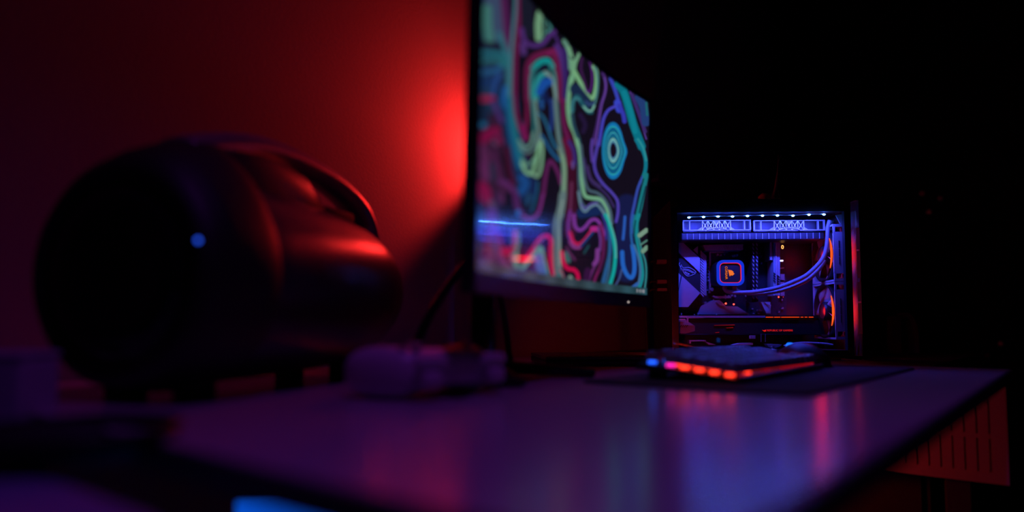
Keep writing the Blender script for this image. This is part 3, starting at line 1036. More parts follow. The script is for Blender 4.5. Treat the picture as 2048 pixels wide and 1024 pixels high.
# small surface parts scattered over the board
cmp_me = bmesh.new()
bm_box(cmp_me, (-.0022, -.005, -.0013), (.0022, 0, .0013))
bmesh.ops.recalc_face_normals(cmp_me, faces=cmp_me.faces)
cm_ = bpy.data.meshes.new('component')
cmp_me.to_mesh(cm_)
cmp_me.free()
cm_.materials.append(M_MIDGREY)
rr_ = random.Random(11)
for k in range(64):
    x, y = rr_.choice([(rr_.uniform(1414, 1432), rr_.uniform(505, 600)), (rr_.uniform(1492, 1503), rr_.uniform(485, 625)),
                       (rr_.uniform(1520, 1540), rr_.uniform(485, 600)), (rr_.uniform(1440, 1500), rr_.uniform(583, 600)),
                       (rr_.uniform(1420, 1500), rr_.uniform(474, 487)), (rr_.uniform(1562, 1570), rr_.uniform(500, 620)),
                       (rr_.uniform(1480, 1560), rr_.uniform(612, 627))])
    a, c = G(x, y, mb_d - .005)
    share(cm_, 'component', mb, (a, mb_d - .0002, c), (0, math.pi / 2 * rr_.randint(0, 1), 0))
for k in range(3):
    plate('power_socket', [(1561, 548 + 16 * k), (1569, 548 + 16 * k), (1569, 560 + 16 * k), (1561, 560 + 16 * k)], mb_d - .012, .0118, M_GREY, mb)

# --- memory: dark braided pair and a tall lit heat spreader
def stick(xa, xb, ya, yb, dl, m, label=None):
    return plate('memory_module', [(xa, ya), (xb, ya), (xb, yb), (xa, yb)], dl, .045, m, mb, label)
for xa in (1504, 1511):
    st = stick(xa, xa + 5.5, 482, 604, SD, M_BLACK)
    for k in range(14):
        y0 = 486 + k * 8.2
        plate('spreader_rib', [(xa + .6, y0), (xa + 3.2, y0 + 1.5), (xa + 4.9, y0 + 5.5), (xa + 3.4, y0 + 5.5), (xa + 2, y0 + 3)], SD - .003, .0029, M_GREY, st)
stick(1540, 1545, 483, 520, SD, M_GREY)
st = stick(1547, 1560, 484, 591, SD, M_GREY)
plate('light_bar', [(1551.2, 487), (1553, 487), (1553.6, 590), (1551.8, 590)], SD - .003, .0029, M_SILVER, st)
for k in range(4):
    plate('spreader_rib', [(1547.4, 545 + k * 5), (1559.5, 553 + k * 5), (1559.5, 555 + k * 5), (1547.4, 547 + k * 5)], SD - .0026, .0024, M_BLACK, st)

# --- pump block on the processor
PD = .075
def rrect(x0, x1, z0, z1, r, n=6):
    out = []
    for cx_, cz_, a0 in ((x1 - r, z1 - r, 0), (x0 + r, z1 - r, 90), (x0 + r, z0 + r, 180), (x1 - r, z0 + r, 270)):
        for k in range(n + 1):
            a = math.radians(a0 + 90 * k / n)
            out.append((cx_ + r * math.cos(a), cz_ + r * math.sin(a)))
    return out
px0, pz0 = G(1434, 571.5, PD)
px1, pz1 = G(1487.5, 520, PD)
pump = None
bm = bmesh.new()
bm_prism(bm, rrect(px0, px1, pz0, pz1, .014), PD + .002, mb_d - .002)
pump = obj('pump_block', bm, M_BLACK, pc, 'auto')
def ring_prism(bm, outer, inner, y0, y1):
    n = len(outer)
    A = [[bm.verts.new((p[0], y, p[1])) for p in L] for L, y in ((outer, y0), (inner, y0), (inner, y1), (outer, y1))]
    for i in range(4):
        for k in range(n):
            bm.faces.new((A[i][k], A[i][(k + 1) % n], A[(i + 1) % 4][(k + 1) % n], A[(i + 1) % 4][k]))
g1 = .0062
bm = bmesh.new()
ring_prism(bm, rrect(px0, px1, pz0, pz1, .014), rrect(px0 + g1, px1 - g1, pz0 + g1, pz1 - g1, .0105), PD - .002, PD + .0019)
obj('glow_ring', bm, emis('blue_ring', s2l((22, 52, 225)), 1.0), pump, 'auto', 'blue glowing square ring')
g2 = g1 + .0013
bm = bmesh.new()
ring_prism(bm, rrect(px0 + g1 + .0001, px1 - g1 - .0001, pz0 + g1 + .0001, pz1 - g1 - .0001, .0104), rrect(px0 + g2, px1 - g2, pz0 + g2, pz1 - g2, .009), PD - .0014, PD + .0019)
obj('glow_ring', bm, emis('red_ring', s2l((255, 40, 60)), 1.0), pump, 'auto', 'thin red glowing square ring')
# lit maker's name, reading downwards, with the sail emblem beside it
a, c = G(1453, 545.5, PD - .001)
text_mesh('maker_name', 'CORSAIR', .0072, emis('orange_print', s2l((255, 120, 50)), 1.0), pump, (a, PD + .0012, c), (math.pi / 2, math.pi / 2, 0), .0004)
bm = bmesh.new()
for poly in ([(1085, 272), (1128, 283), (1118, 330), (1112, 398), (1098, 330)],
             [(1128, 280), (1168, 292), (1160, 330), (1140, 372), (1116, 398), (1118, 330)],
             [(1150, 292), (1186, 312), (1180, 340), (1140, 372), (1160, 330)],
             [(1172, 330), (1207, 345), (1170, 382), (1140, 380)]):
    pp = [G(1340 + x * S6, 510 + y * S6, PD) for x, y in poly]
    bm_prism(bm, pp, PD + .0012, PD + .0016)
obj('sail_emblem', bm, MATS['orange_print'], pump)
for x in (1450, 1470):
    a, c = G(x, 574, PD + .02)
    bm = bmesh.new()
    bm_lathe(bm, [(0, 0), (.0045, 0), (.0055, -.004), (.0055, -.012), (0, -.012)], 14, 'z', (a, PD + .022, c + .006))
    obj('hose_fitting', bm, M_GREY, pump, 'auto')
def hose(pts, dl0, dl1):
    out = []
    n = len(pts)
    for i, (x, y) in enumerate(pts):
        dl = dl0 + (dl1 - dl0) * i / (n - 1)
        a, c = G(x, y, dl)
        out.append((a, dl, c))
    bm = bmesh.new()
    bm_tube(bm, smooth_path(out, 6), .0047, 10)
    return obj('coolant_hose', bm, M_HOSE, pc, True)
hose([(1450, 578), (1454, 582.5), (1470, 584.8), (1500, 584.5), (1530, 580.5), (1557, 574.5), (1584, 564.5), (1611, 551.5), (1632, 533.5), (1646, 516), (1653, 495), (1655, 478), (1656, 455), (1660, 440)], PD + .018, .03)
hose([(1470, 578), (1480, 584), (1505, 587.5), (1535, 585.5), (1565, 580), (1592, 571), (1618, 557.5), (1638, 538), (1651, 517), (1657, 497), (1660, 478), (1662, 456), (1664, 441)], PD + .024, .045)

# --- radiator with two fans under the top, seen edge on
RD0 = .045
rz1 = G(1500, 463, RD0)[1]
rx0, rx1 = G(1364, 470, RD0)[0], G(1652, 470, RD0)[0]
rad = box('radiator', (rx0, RD0 + .008, rz1 - .018), (rx1, .14, rz1 - .0005), M_BLACK, pc, .002)
for k in range(22):
    xx = rx0 + .012 + k * (rx1 - rx0 - .024) / 21
    box('radiator_fin', (xx, RD0 + .006, rz1 - .016), (xx + .0012, RD0 + .0079, rz1 - .003), M_GREY, rad)
def bar(bm, p, q, wd, y0, y1):
    p = Vector(p); q = Vector(q)
    d = (q - p).normalized()
    nrm = Vector((-d.y, d.x)) * wd / 2
    bm_prism(bm, [(p + nrm)[:], (q + nrm)[:], (q - nrm)[:], (p - nrm)[:]], y0, y1)
for f0, f1 in ((1366, 1502), (1508, 1650)):
    fan = box('top_fan', (G(f0, 450, .06)[0], .06, rz1 + .001), (G(f1, 450, .06)[0], .135, G(f0, 441, .06)[1]), M_BLACK, pc)
    a0, za = G(f0, 461.5, RD0)
    a1, zb = G(f1, 440.5, RD0)
    bm = bmesh.new()
    y0, y1 = RD0, RD0 + .006
    bar(bm, (a0, zb), (a1, zb), .0022, y0, y1)
    bar(bm, (a0, za + .001), (a1, za + .001), .002, y0, y1)
    L = a1 - a0
    for fr_ in (.006, .10, .905, .99):
        bar(bm, (a0 + L * fr_, za), (a0 + L * fr_, zb), .0026, y0, y1)
    obj('fan_frame', bm, M_MIDGREY, fan)
    bm = bmesh.new()
    t0, t1 = a0 + L * .285, a0 + L * .70
    n = 5
    for k in range(n + 1):
        xx = t0 + (t1 - t0) * k / n
        bar(bm, (xx, za), (xx, zb), .0009, y0 - .0008, y0 + .002)
    for k in range(n):
        xa, xb = t0 + (t1 - t0) * k / n, t0 + (t1 - t0) * (k + 1) / n
        bar(bm, (xa, za), (xb, zb), .0008, y0 - .0008, y0 + .002)
        bar(bm, (xa, zb), (xb, za), .0008, y0 - .0008, y0 + .002)
    obj('truss', bm, M_SILVER, fan)
    bm = bmesh.new()
    xm = (t0 + t1) / 2
    bm_tube(bm, smooth_path([(t0 + L * .04, y0 - .002, za - .001), (xm - L * .08, y0 - .002, za + .0045), (xm + L * .08, y0 - .002, za + .0045), (t1 - L * .04, y0 - .002, za - .001)], 5), .0011, 6)
    obj('rim', bm, M_SILVER, fan, True)
    bm = bmesh.new()
    bm_prism(bm, [(t0 - L * .07, za + .002), (t0, za + .002), (t0, za + .009), (t0 - L * .03, za + .006)], y0 + .002, y0 + .005)
    bm_prism(bm, [(t1 + L * .07, za + .002), (t1, za + .002), (t1, za + .009), (t1 + L * .03, za + .006)], y0 + .002, y0 + .005)
    bm_prism(bm, [(xm - L * .06, zb), (xm + L * .06, zb), (xm, za + .009)], y0 + .002, y0 + .004)
    obj('gusset', bm, M_MIDGREY, fan)

# --- blue light strip along the top edge
lz_pts = [(1378, 435), (1407, 434), (1436, 433), (1465, 433), (1495, 432), (1525, 431.5), (1555, 431), (1586, 431.5), (1618, 429.5), (1648, 429)]
bm = bmesh.new()
bm_tube(bm, smooth_path([(G(x, y - 1.2, .008)[0], .0095, G(x, y - 1.2, .008)[1]) for x, y in lz_pts], 3), .0016, 6, rad2=.0009)
ls = obj('led_strip', bm, M_GREY, pc, True)
M_BLUELED = emis('blue_led', (.06, .22, 1), 170)
led = bmesh.new()
bmesh.ops.create_icosphere(led, subdivisions=2, radius=.0023)
for v in led.verts:
    v.co.x *= 1.25
    v.co.z *= .8
led_o = None
for x, y in lz_pts:
    a, c = G(x, y, .006)
    if led_o is None:
        led_o = obj('led', led, M_BLUELED, ls, True)
        led_o.location = (a, .006, c)
    else:
        share(led_o, 'led', ls, (a, .006, c))
ld = bpy.data.lights.new('led_strip_light', 'AREA')
ld.shape = 'RECTANGLE'
ld.size = .30
ld.size_y = .006
ld.energy = P_PC
ld.color = (.045, .05, 1)
lo = bpy.data.objects.new('led_strip_light', ld)
C.objects.link(lo)
lo.parent = ls
a, c = G(1513, 436, .006)
lo.location = (a, .0035, c - .003)
lo.rotation_euler = (math.radians(20), 0, 0)
# --- two front fans, axis along the case
def front_fan(zc, size, xf):
    yc = .014 + size / 2
    r = size * .46
    fan = thing_part('case_fan', pc, (xf, yc, zc))
    h = size / 2
    th = .025
    # frame: side plates with window cut-outs, on the side towards the glass
    bm = bmesh.new()
    bm_box(bm, (0, -h, -h), (th, -h + .003, -h + .006))
    bm_box(bm, (0, -h, h - .006), (th, -h + .003, h))
    bm_box(bm, (0, -h, -h + .006), (.004, -h + .003, -h + .020))
    bm_box(bm, (0, -h, h - .020), (.004, -h + .003, h - .006))
    bm_box(bm, (0, -h, -h + .017), (th, -h + .003, -h + .020))
    bm_box(bm, (0, -h, h - .020), (th, -h + .003, h - .017))
    bm_box(bm, (0, -h, -h + .020), (th, -h + .004, h - .020))
    bm_box(bm, (0, h - .004, -h), (th, h, h))
    bm_box(bm, (0, -h + .004, -h), (th, h - .004, -h + .004))
    bm_box(bm, (0, -h + .004, h - .004), (th, h - .004, h))
    obj('frame', bm, M_MIDGREY, fan)
    bm = bmesh.new()
    for dz in (-.018, 0, .018):
        bm_box(bm, (.011, -h - .0004, dz - .008), (.0125, -h, dz + .008))
    obj('groove', bm, M_BLACK, fan)
    for sz in (-1, 1):
        box('mount_pad', (th - .006, -h + .004, sz * (h - .012) - .004), (th - .001, -h + .012, sz * (h - .012) + .004), mat('red_rubber', (.7, .03, .03), .6), fan)
    # shroud ring and the lit ring inside it
    bm = bmesh.new()
    bm_lathe(bm, [(r + .004, .0), (r + .004, th), (r, th), (r, .0), (r + .004, .0)], 40, 'x')
    obj('shroud', bm, M_BLACK, fan, 'auto')
    bm = bmesh.new()
    arc = [(-.003, -(r + .001) * math.cos(a_k), (r + .001) * math.sin(a_k)) for a_k in [math.radians(-34 + 68 * k / 16) for k in range(17)]]
    bm_tube(bm, arc, [.0008 + .0018 * math.sin(math.pi * (k + .5) / 17) for k in range(17)], 8)
    obj('light_arc', bm, emis('fan_ring', s2l((255, 90, 30)), 1.15), fan, 'auto', 'orange-red glowing arc')
    bm = bmesh.new()
    bm_lathe(bm, [(0, -.004), (.018, -.004), (.021, -.001), (.021, .02), (0, .02)], 24, 'x')
    obj('hub', bm, M_BLACK, fan, 'auto')
    bl = bmesh.new()
    rows = []
    for i in range(7):
        t = i / 6
        rad_ = .0205 + (r - .0225) * t
        row = []
        for j in range(5):
            s_ = j / 4 - .5
            ang = s_ * (.62 + .12 * t) + t * .25
            row.append(bl.verts.new((.009 + s_ * .016 * (1 - .3 * t), rad_ * math.cos(ang), rad_ * math.sin(ang))))
        rows.append(row)
    for a, b in zip(rows, rows[1:]):
        for j in range(4):
            bl.faces.new((a[j], a[j + 1], b[j + 1], b[j]))
    bmesh.ops.solidify(bl, geom=bl.faces[:], thickness=.0012)
    first = obj('blade', bl, mat('smoked_blade', (.5, .48, .48), .3), fan, True)
    for k in range(1, 7):
        share(first, 'blade', fan, None, (2 * math.pi * k / 7, 0, 0))
    ld = bpy.data.lights.new('fan_light', 'POINT')
    ld.energy = P_FAN
    ld.color = (1, .012, .015)
    ld.shadow_soft_size = .012
    lo = bpy.data.objects.new('fan_light', ld)
    C.objects.link(lo)
    lo.parent = fan
    lo.location = (-.012, -.004, 0)
    ld = bpy.data.lights.new('fan_front_light', 'AREA')
    ld.shape = 'DISK'
    ld.size = size * .7
    ld.energy = P_FAN * 1.6
    ld.color = (1, .02, .02)
    lo = bpy.data.objects.new('fan_front_light', ld)
    C.objects.link(lo)
    lo.parent = fan
    lo.rotation_euler = (0, -math.pi / 2, 0)
    lo.location = (th + .006, 0, 0)
    return fan

def thing_part(name, parent, loc):
    o = bpy.data.objects.new(name, None)
    o.empty_display_size = .02
    C.objects.link(o)
    o.parent = parent
    o.location = loc
    return o
xf = G(1669, 560, .014)[0]
fz1 = G(1680, 505, .014)[1]
fz2 = G(1682, 621, .014)[1]
FS = fz1 - fz2
front_fan(fz1, FS - .001, xf)
front_fan(fz2, FS - .001, xf)
plate('corner_bracket', [(1672, 430), (1686, 428), (1687, 452), (1680, 446)], .02, .004, M_SILVER, pc)

# --- graphics card
GD = .045
gx0, gz0 = G(1357.5, 670, GD)
gx1, gz1 = G(1645, 636, GD)
gx0 = max(gx0, ox0 + .001)
gc = box('graphics_card', (gx0, GD, gz0), (gx1, mb_d - .001, gz1), M_BLACK, pc, .003, 2)
gt = G(1500, 631, GD)[1]
box('backplate', (gx0, GD - .001, gz1 + .0005), (gx1 - .006, mb_d - .001, gt), M_DARKMETAL, gc)
a0, a1 = G(1358, 633, GD)[0], G(1530, 633, GD)[0]
box('edge_trim', (max(a0, gx0), GD - .0022, gz1 + .0008), (a1, GD - .0011, gt - .0005), M_SILVER, gc)
for xa, xb in ((1531, 1546), (1548, 1560), (1562, 1598), (1601, 1606), (1609, 1614), (1617, 1626)):
    a0, a1 = G(xa, 633, GD)[0], G(xb, 633, GD)[0]
    box('light_strip', (a0, GD - .0024, gz1 + .001), (a1, GD - .0011, gz1 + .0027), emis('card_strip', s2l((255, 70, 20)), 1.0), gc)
M_REDPRINT = emis('red_print', s2l((235, 30, 22)), .9)
for xa, xb, yy in ((1428, 1470, 650), (1452, 1467, 655.2), (1430, 1439, 664.8)):
    plate('light_slash', [(xa, yy + .5), (xb - 1, yy - .7), (xb, yy + .4), (xa + 1, yy + 1)], GD - .0012, .001, emis('dim_red_slash', s2l((170, 20, 30)), .8), gc)
a, c = G(1559.5, 661, GD)
text_mesh('card_lettering', 'REPUBLIC OF GAMERS', .0056, M_REDPRINT, gc, (a, GD - .0010, c), (math.pi / 2, 0, 0))
bm = bmesh.new()
pp = [G(1524 + x, 660.5 + y, GD) for x, y in ((0, -1), (3, .2), (9, -1.6), (7, .5), (9, 1.6), (5, 3), (2.4, 1.6))]
bm_prism(bm, pp, GD - .0012, GD - .0003)
obj('eye_emblem', bm, M_REDPRINT, gc)
plate('end_bracket', [(1636, 634), (1648, 638), (1645, 644), (1650, 669), (1643, 669), (1640, 642)], GD - .003, .002, M_DARKMETAL, gc)
plate('side_vent', [(1357.6, 640), (1372, 640), (1390, 652), (1390, 662), (1372, 667), (1357.6, 667)], GD - .003, .0025, M_GREY, gc)
for k in range(4):
    plate('vent_slot', [(1359 + 4 * k, 655), (1360.6 + 4 * k, 655), (1364.6 + 4 * k, 650), (1363 + 4 * k, 650)], GD - .0042, .001, M_BLACK, gc)
plate('slot_bracket', [(1357.6, 637.5), (1371, 637.5), (1371, 640), (1357.6, 640)], GD - .012, .008, M_SILVER, gc)
plate('slot_bracket', [(1374, 634), (1408, 634), (1408, 636), (1377, 636.5), (1377, 645), (1374, 645)], GD - .012, .006, M_SILVER, gc)
for x in (1362, 1388, 1395, 1432):
    plate('slot_screw', [(x, 626 + (x % 3)), (x + 2.2, 626 + (x % 3)), (x + 2.2, 630), (x, 630)], SD - .01, .004, M_SILVER, mb)

# --- clutter along the case floor
fl = bmesh.new()
def floor_bit(name, pts, dl, th, m):
    return plate(name, pts, dl, th, m, pc)
floor_bit('floor_bracket', [(1379, 680.5), (1412, 680.5), (1412, 682.5), (1382, 683), (1382, 687), (1379, 687)], .03, .02, M_SILVER)
floor_bit('cable_guide', [(1410, 683), (1432, 689.5), (1418, 689.5)], .03, .02, M_SILVER)
floor_bit('cable_guide', [(1465, 690), (1480, 686.5), (1506, 686), (1506, 690)], .03, .02, M_MIDGREY)
floor_bit('cable_guide', [(1533, 688), (1564, 689), (1560, 693), (1546, 697), (1537, 694)], .02, .02, M_MIDGREY)
floor_bit('front_header', [(1501, 671), (1511, 671), (1511, 677.5), (1501, 677.5)], .03, .01, M_MIDGREY)
for k in range(4):
    floor_bit('header_pin', [(1502 + 2.4 * k, 671.5), (1503 + 2.4 * k, 671.5), (1503 + 2.4 * k, 677), (1502 + 2.4 * k, 677)], .026, .0035, M_SILVER)
for x in (1522, 1530.5):
    floor_bit('support_pin', [(x, 668), (x + .9, 668), (x + .9, 684), (x, 684)], .03, .002, M_SILVER)
a, c = G(1545, 696, .016)
bm = bmesh.new()
bm_lathe(bm, [(.0022, -.003), (.0040, -.003), (.0040, .003), (.0022, .003), (.0022, -.003)], 18, 'y', (a, .014, max(c, oz0 + .0045)))
obj('cable_eyelet', bm, M_SILVER, pc, 'auto')
bm = bmesh.new()
pts = [G(x, y, .03) for x, y in ((1568, 692), (1585, 688), (1605, 685.5), (1625, 686), (1650, 687.5), (1666, 690))]
bm_tube(bm, smooth_path([(p[0], .03, max(p[1], oz0 + .003)) for p in pts], 4), .0022, 8)
obj('power_cable', bm, M_MIDGREY, pc, True)
# --- rear plugs on the side next to the monitor
for x0, x1, y0, hh in ((1306, 1334, 523, .010), (1310, 1332, 563, .009), (1308, 1340, 579, .007)):
    a0, c = G(x0, y0, .05)
    a1 = xl - .0005
    bm = bmesh.new()
    bm_box(bm, (a1 - .022, .05, c - hh / 2), (a1, .068, c + hh / 2), .0015)
    pg = obj('rear_plug', bm, M_GREY, pc, 'auto')
    bm = bmesh.new()
    bm_tube(bm, smooth_path([(a1 - .022, .059, c), (a1 - .035, .060, c - .001), (a1 - .045, .064, c - .02), (a1 - .046, .07, c - .06), (a1 - .042, .08, .012)], 5), .0024, 8)
    obj('plug_cable', bm, M_BLACKMATTE, pg, True)

# ================================================================ mouse mat
MATX0, MATX1, MATY0, MATY1, MATH = .537, 1.125, .125, .40, .004
bm = bmesh.new()
bm_prism(bm, [(x, y) for x, y in rrect(MATX0, MATX1, MATY0, MATY1, .014)], 0, MATH)
for v in bm.verts:
    v.co = Vector((v.co.x, v.co.z, DESK + v.co.y))
mm = tag(obj('mouse_mat', bm, M_CLOTH), 'wide black cloth mat lying under the keyboard and mouse', 'mat')

# ================================================================ keyboard
KU = .01905
KBL = Vector((.604, .218, DESK + MATH))
ktilt = math.radians(6.6)
kb = thing('keyboard', 'black mechanical keyboard with red and blue light under its keys', 'keyboard', KBL, math.radians(1.0))
KW, KDP, KH = .357, .138, .0058
def kz(y):
    return KH + y * math.tan(ktilt)
bm = bmesh.new()
prof = [(0, .0015), (KDP, .0015 + KDP * math.tan(ktilt) * .75), (KDP, kz(KDP) - .003), (KDP - .004, kz(KDP) - .0005), (.004, kz(.004) - .0005), (.003, kz(.003) + .003), (0, kz(0) + .0022)]
n_ = len(prof)
A = [bm.verts.new((0, y, z)) for y, z in prof]
B = [bm.verts.new((KW, y, z)) for y, z in prof]
bm.faces.new(A)
bm.faces.new(B[::-1])
for i in range(n_):
    bm.faces.new((A[i], B[i], B[(i + 1) % n_], A[(i + 1) % n_]))
obj('case', bm, M_BLACK, kb)
for fx in (.02, KW - .05):
    box('foot', (fx, KDP - .02, 0), (fx + .03, KDP - .008, .0015 + (KDP - .02) * math.tan(ktilt) * .75), M_BLACKMATTE, kb)
    box('foot', (fx, .008, 0), (fx + .03, .02, .0023), M_BLACKMATTE, kb)
ROWS = [
    (0.00, [1.25, 1.25, 1.25, 1.5, 1.5, 3.75, 1.5, 1.0, 1.25, 1.25][:0] or [1.25, 1.25, 1.25, 6.25, 1.25, 1.25, 1.25, 1.25], [.25, 1, 1, 1]),
    (1.00, [2.25] + [1] * 10 + [2.75], [1.25, 1]),
    (2.00, [1.75] + [1] * 11 + [2.25], []),
    (3.00, [1.5] + [1] * 12 + [1.5], [.25, 1, 1, 1]),
    (4.00, [1] * 13 + [2], [.25, 1, 1, 1]),
    (5.35, [1, -1, 1, 1, 1, 1, -.5, 1, 1, 1, 1, -.5, 1, 1, 1, 1], [.25, 1, 1, 1]),
]
M_KEY = mat('keycap', (.20, .20, .22), .30, noise=(300, .15))
KEYMESH = {}
def keymesh(wu):
    if wu not in KEYMESH:
        bm = bmesh.new()
        hw, hd = wu * KU / 2 - .0006, KU / 2 - .0006
        tw, td = hw - .0026, hd - .0026
        lo_ = [bm.verts.new((x * hw, y * hd, 0)) for x, y in ((-1, -1), (1, -1), (1, 1), (-1, 1))]
        hi_ = [bm.verts.new((x * tw, y * td + .0008, .0112)) for x, y in ((-1, -1), (1, -1), (1, 1), (-1, 1))]
        ce = [bm.verts.new((x * tw * .55, y * td * .55 + .0008, .0105)) for x, y in ((-1, -1), (1, -1), (1, 1), (-1, 1))]
        bm.faces.new(lo_[::-1])
        bm.faces.new(ce)
        for i in range(4):
            j = (i + 1) % 4
            bm.faces.new((lo_[i], lo_[j], hi_[j], hi_[i]))
            bm.faces.new((hi_[i], hi_[j], ce[j], ce[i]))
        bmesh.ops.recalc_face_normals(bm, faces=bm.faces)
        m_ = bpy.data.meshes.new('keycap')
        bm.to_mesh(m_)
        bm.free()
        m_.materials.append(M_KEY)
        KEYMESH[wu] = m_
    return KEYMESH[wu]
KL = {}
for nm_, cc_, st__ in (('key_red', (255, 52, 30), 3.2), ('key_dim', (190, 14, 24), .7), ('key_blue', (30, 90, 255), 2.2), ('key_magenta', (235, 30, 160), 2.2)):
    bm = bmesh.new()
    bm_box(bm, (-.0038, -.0044, .0003), (.0038, .0044, .0038))
    m_ = bpy.data.meshes.new('key_light')
    bmesh.ops.recalc_face_normals(bm, faces=bm.faces)
    bm.to_mesh(m_)
    bm.free()
    m_.materials.append(emis(nm_, s2l(cc_), st__))
    KL[nm_] = m_
led_red, led_blue, led_mag = 'key_red', 'key_blue', 'key_magenta'
def key_led(x, y, tgt):
    share(KL[tgt], 'key_light', kb, (x, y, kz(y)))
for ry, main, nav in ROWS:
    y = .008 + ry * KU + KU / 2
    x = .006
    gaps = [(wu, 'm') for wu in main]
    if nav == [1.25, 1]:
        gaps += [(-1.25, 'n'), (1, 'n')]
    elif nav:
        gaps += [(-nav[0], 'n')] + [(v, 'n') for v in nav[1:]]
    first = True
    for wu, kd in gaps:
        if wu < 0:
            x += -wu * KU
            continue
        cx_ = x + wu * KU / 2
        share(keymesh(wu), 'keycap', kb, (cx_, y, kz(y) + .0046), (ktilt, 0, 0))
        tgt = led_red
        if ry > 5:
            tgt = led_blue
        elif ry == 4 and first:
            tgt = led_mag
        if first:
            key_led(.0102, y, tgt)
        elif ry == 0 and abs(x - .054) > .02:
            key_led(cx_, y, 'key_dim')
        else:
            key_led(cx_, y, tgt)
        first = False
        x += wu * KU

# ================================================================ mouse
mp = Vector((1.045, .285, DESK + MATH))
ms_ = thing('computer_mouse', 'black mouse with a glowing blue wheel behind the keyboard', 'mouse', mp, math.radians(-40))
bm = bmesh.new()
rows = []
NL, NS = 18, 16
for i in range(NL + 1):
    t = i / NL
    y = -.062 + .124 * t
    wv = .032 * (max(0., 1 - (2 * t - 1) ** 4)) ** .5 * (1 - .10 * math.sin(math.pi * t)) + .0008
    hv = .006 + .033 * math.sin(math.pi * min(1, t * .92 + .06)) ** .8
    row = []
    for j in range(NS + 1):
        a = math.pi * j / NS
        row.append(bm.verts.new((wv * math.cos(a), y, .001 + hv * math.sin(a) ** .75)))
    rows.append(row)
for a, b in zip(rows, rows[1:]):
    for j in range(NS):
        bm.faces.new((a[j], a[j + 1], b[j + 1], b[j]))
    bm.faces.new((a[NS], a[0], b[0], b[NS]))
bm.faces.new(rows[0])
bm.faces.new(rows[-1][::-1])
obj('shell', bm, M_BLACK, ms_, True)
bm = bmesh.new()
bm_lathe(bm, [(0, -.004), (.009, -.004), (.010, -.003), (.010, .003), (.009, .004), (0, .004)], 20, 'x', (0, .030, .0285))
obj('scroll_wheel', bm, emis('wheel_blue', s2l((25, 110, 255)), 1.6), ms_, 'auto', 'glowing blue scroll wheel')
bm = bmesh.new()
bm_box(bm, (-.031, -.045, 0), (.031, .045, .0011))
obj('glide_pad', bm, M_BLACKMATTE, ms_)

# ================================================================ slim black case lying under the monitor
sp = on_z(1092, 734, DESK)
sq = on_z(1250, 733, DESK)
sa_ = math.atan2(sq.y - sp.y, sq.x - sp.x)
lap = thing('laptop', 'slim closed black laptop lying flat behind the keyboard', 'laptop', (sp.x, sp.y, DESK), sa_)
LL, LD_ = .30, .20
for fx in (.02, LL - .05):
    for fy in (.015, LD_ - .025):
        box('foot', (fx, fy, 0), (fx + .03, fy + .01, .0015), M_BLACKMATTE, lap)
box('base', (0, 0, .0016), (LL, LD_, .011), M_BLACK, lap, .002, 2)
box('lid', (0, 0, .0116), (LL, LD_, .018), M_BEZEL, lap, .002, 2)
bm = bmesh.new()
bm_tube(bm, [(.04, LD_ + .002, .011), (LL - .04, LD_ + .002, .011)], .0045, 10)
obj('hinge', bm, M_BLACK, lap, 'auto')

# ================================================================ boombox speaker
b0 = Vector((.062, .600, DESK))
bang = math.radians(22)
bb = thing('boombox_speaker', 'large black portable speaker with a carry handle, beside the monitor', 'speaker', b0, bang)
BR, BZC = .114, .122
def fine(prof, k=3):
    sm = []
    for i in range(len(prof) - 1):
        for t in (j / k for j in range(k)):
            sm.append((prof[i][0] * (1 - t) + prof[i + 1][0] * t, prof[i][1] * (1 - t) + prof[i + 1][1] * t))
    return sm + [prof[-1]]
bm = bmesh.new()
bm_lathe(bm, fine([(0, .03), (BR - .02, .03), (BR - .008, .06), (BR - .003, .10), (BR - .003, .20), (BR - .006, .30), (BR - .012, .372), (BR - .022, .412), (.082, .438), (.06, .449), (0, .451)]), 64, 'x', (0, 0, BZC))
obj('body', bm, mat('speaker_body', (.05, .045, .045), .30, bump=(700, .12)), bb, True)
# near shell: a drum end whose upper half swells up to carry the handle
bm = bmesh.new()
bm_lathe(bm, fine([(.086, .006), (.098, .001), (.108, .010), (BR, .030), (BR + .002, .060), (BR + .002, .082), (BR, .096), (BR - .004, .106), (BR - .010, .113), (BR - .018, .116)]), 72, 'x', (0, 0, BZC))
for v in bm.verts:
    dz = v.co.z - BZC
    if dz > 0:
        s_ = min(1., max(0., v.co.x / .115))
        side = dz / math.hypot(dz, v.co.y)
        v.co.z = BZC + dz * (1 + .36 * s_ * side ** 2)
obj('near_shell', bm, mat('shell_rubber', (.014, .013, .013), .55, bump=(700, .1)), bb, True)
bm = bmesh.new()
bm_lathe(bm, [(0, .010), (.05, .002), (.070, -.001), (.078, .002), (.082, .008), (.086, .004), (.090, .0055)], 48, 'x', (0, 0, BZC))
obj('end_driver', bm, M_BLACKGLOSS, bb, True, 'glossy round diaphragm on the near end')
hp = [(.075, 0, .252), (.10, 0, .262), (.15, 0, .277), (.20, 0, .286), (.25, 0, .288), (.30, 0, .285), (.35, 0, .279), (.40, 0, .266), (.438, 0, .246), (.460, 0, .213), (.464, 0, .160)]
pth = smooth_path(hp, 5)
bm = bmesh.new()
nP = len(pth)
rings = []
for i, p in enumerate(pth):
    t = (pth[min(i + 1, nP - 1)] - pth[max(i - 1, 0)]).normalized()
    nrm = Vector((-t.z, 0, t.x))
    f_ = i / (nP - 1)
    hw = .030 - .007 * math.sin(math.pi * f_)
    ht = .016
    ring = []
    for k in range(16):
        a = 2 * math.pi * k / 16
        ring.append(bm.verts.new(p + Vector((0, 1, 0)) * hw * math.cos(a) + nrm * ht * math.sin(a)))
    rings.append(ring)
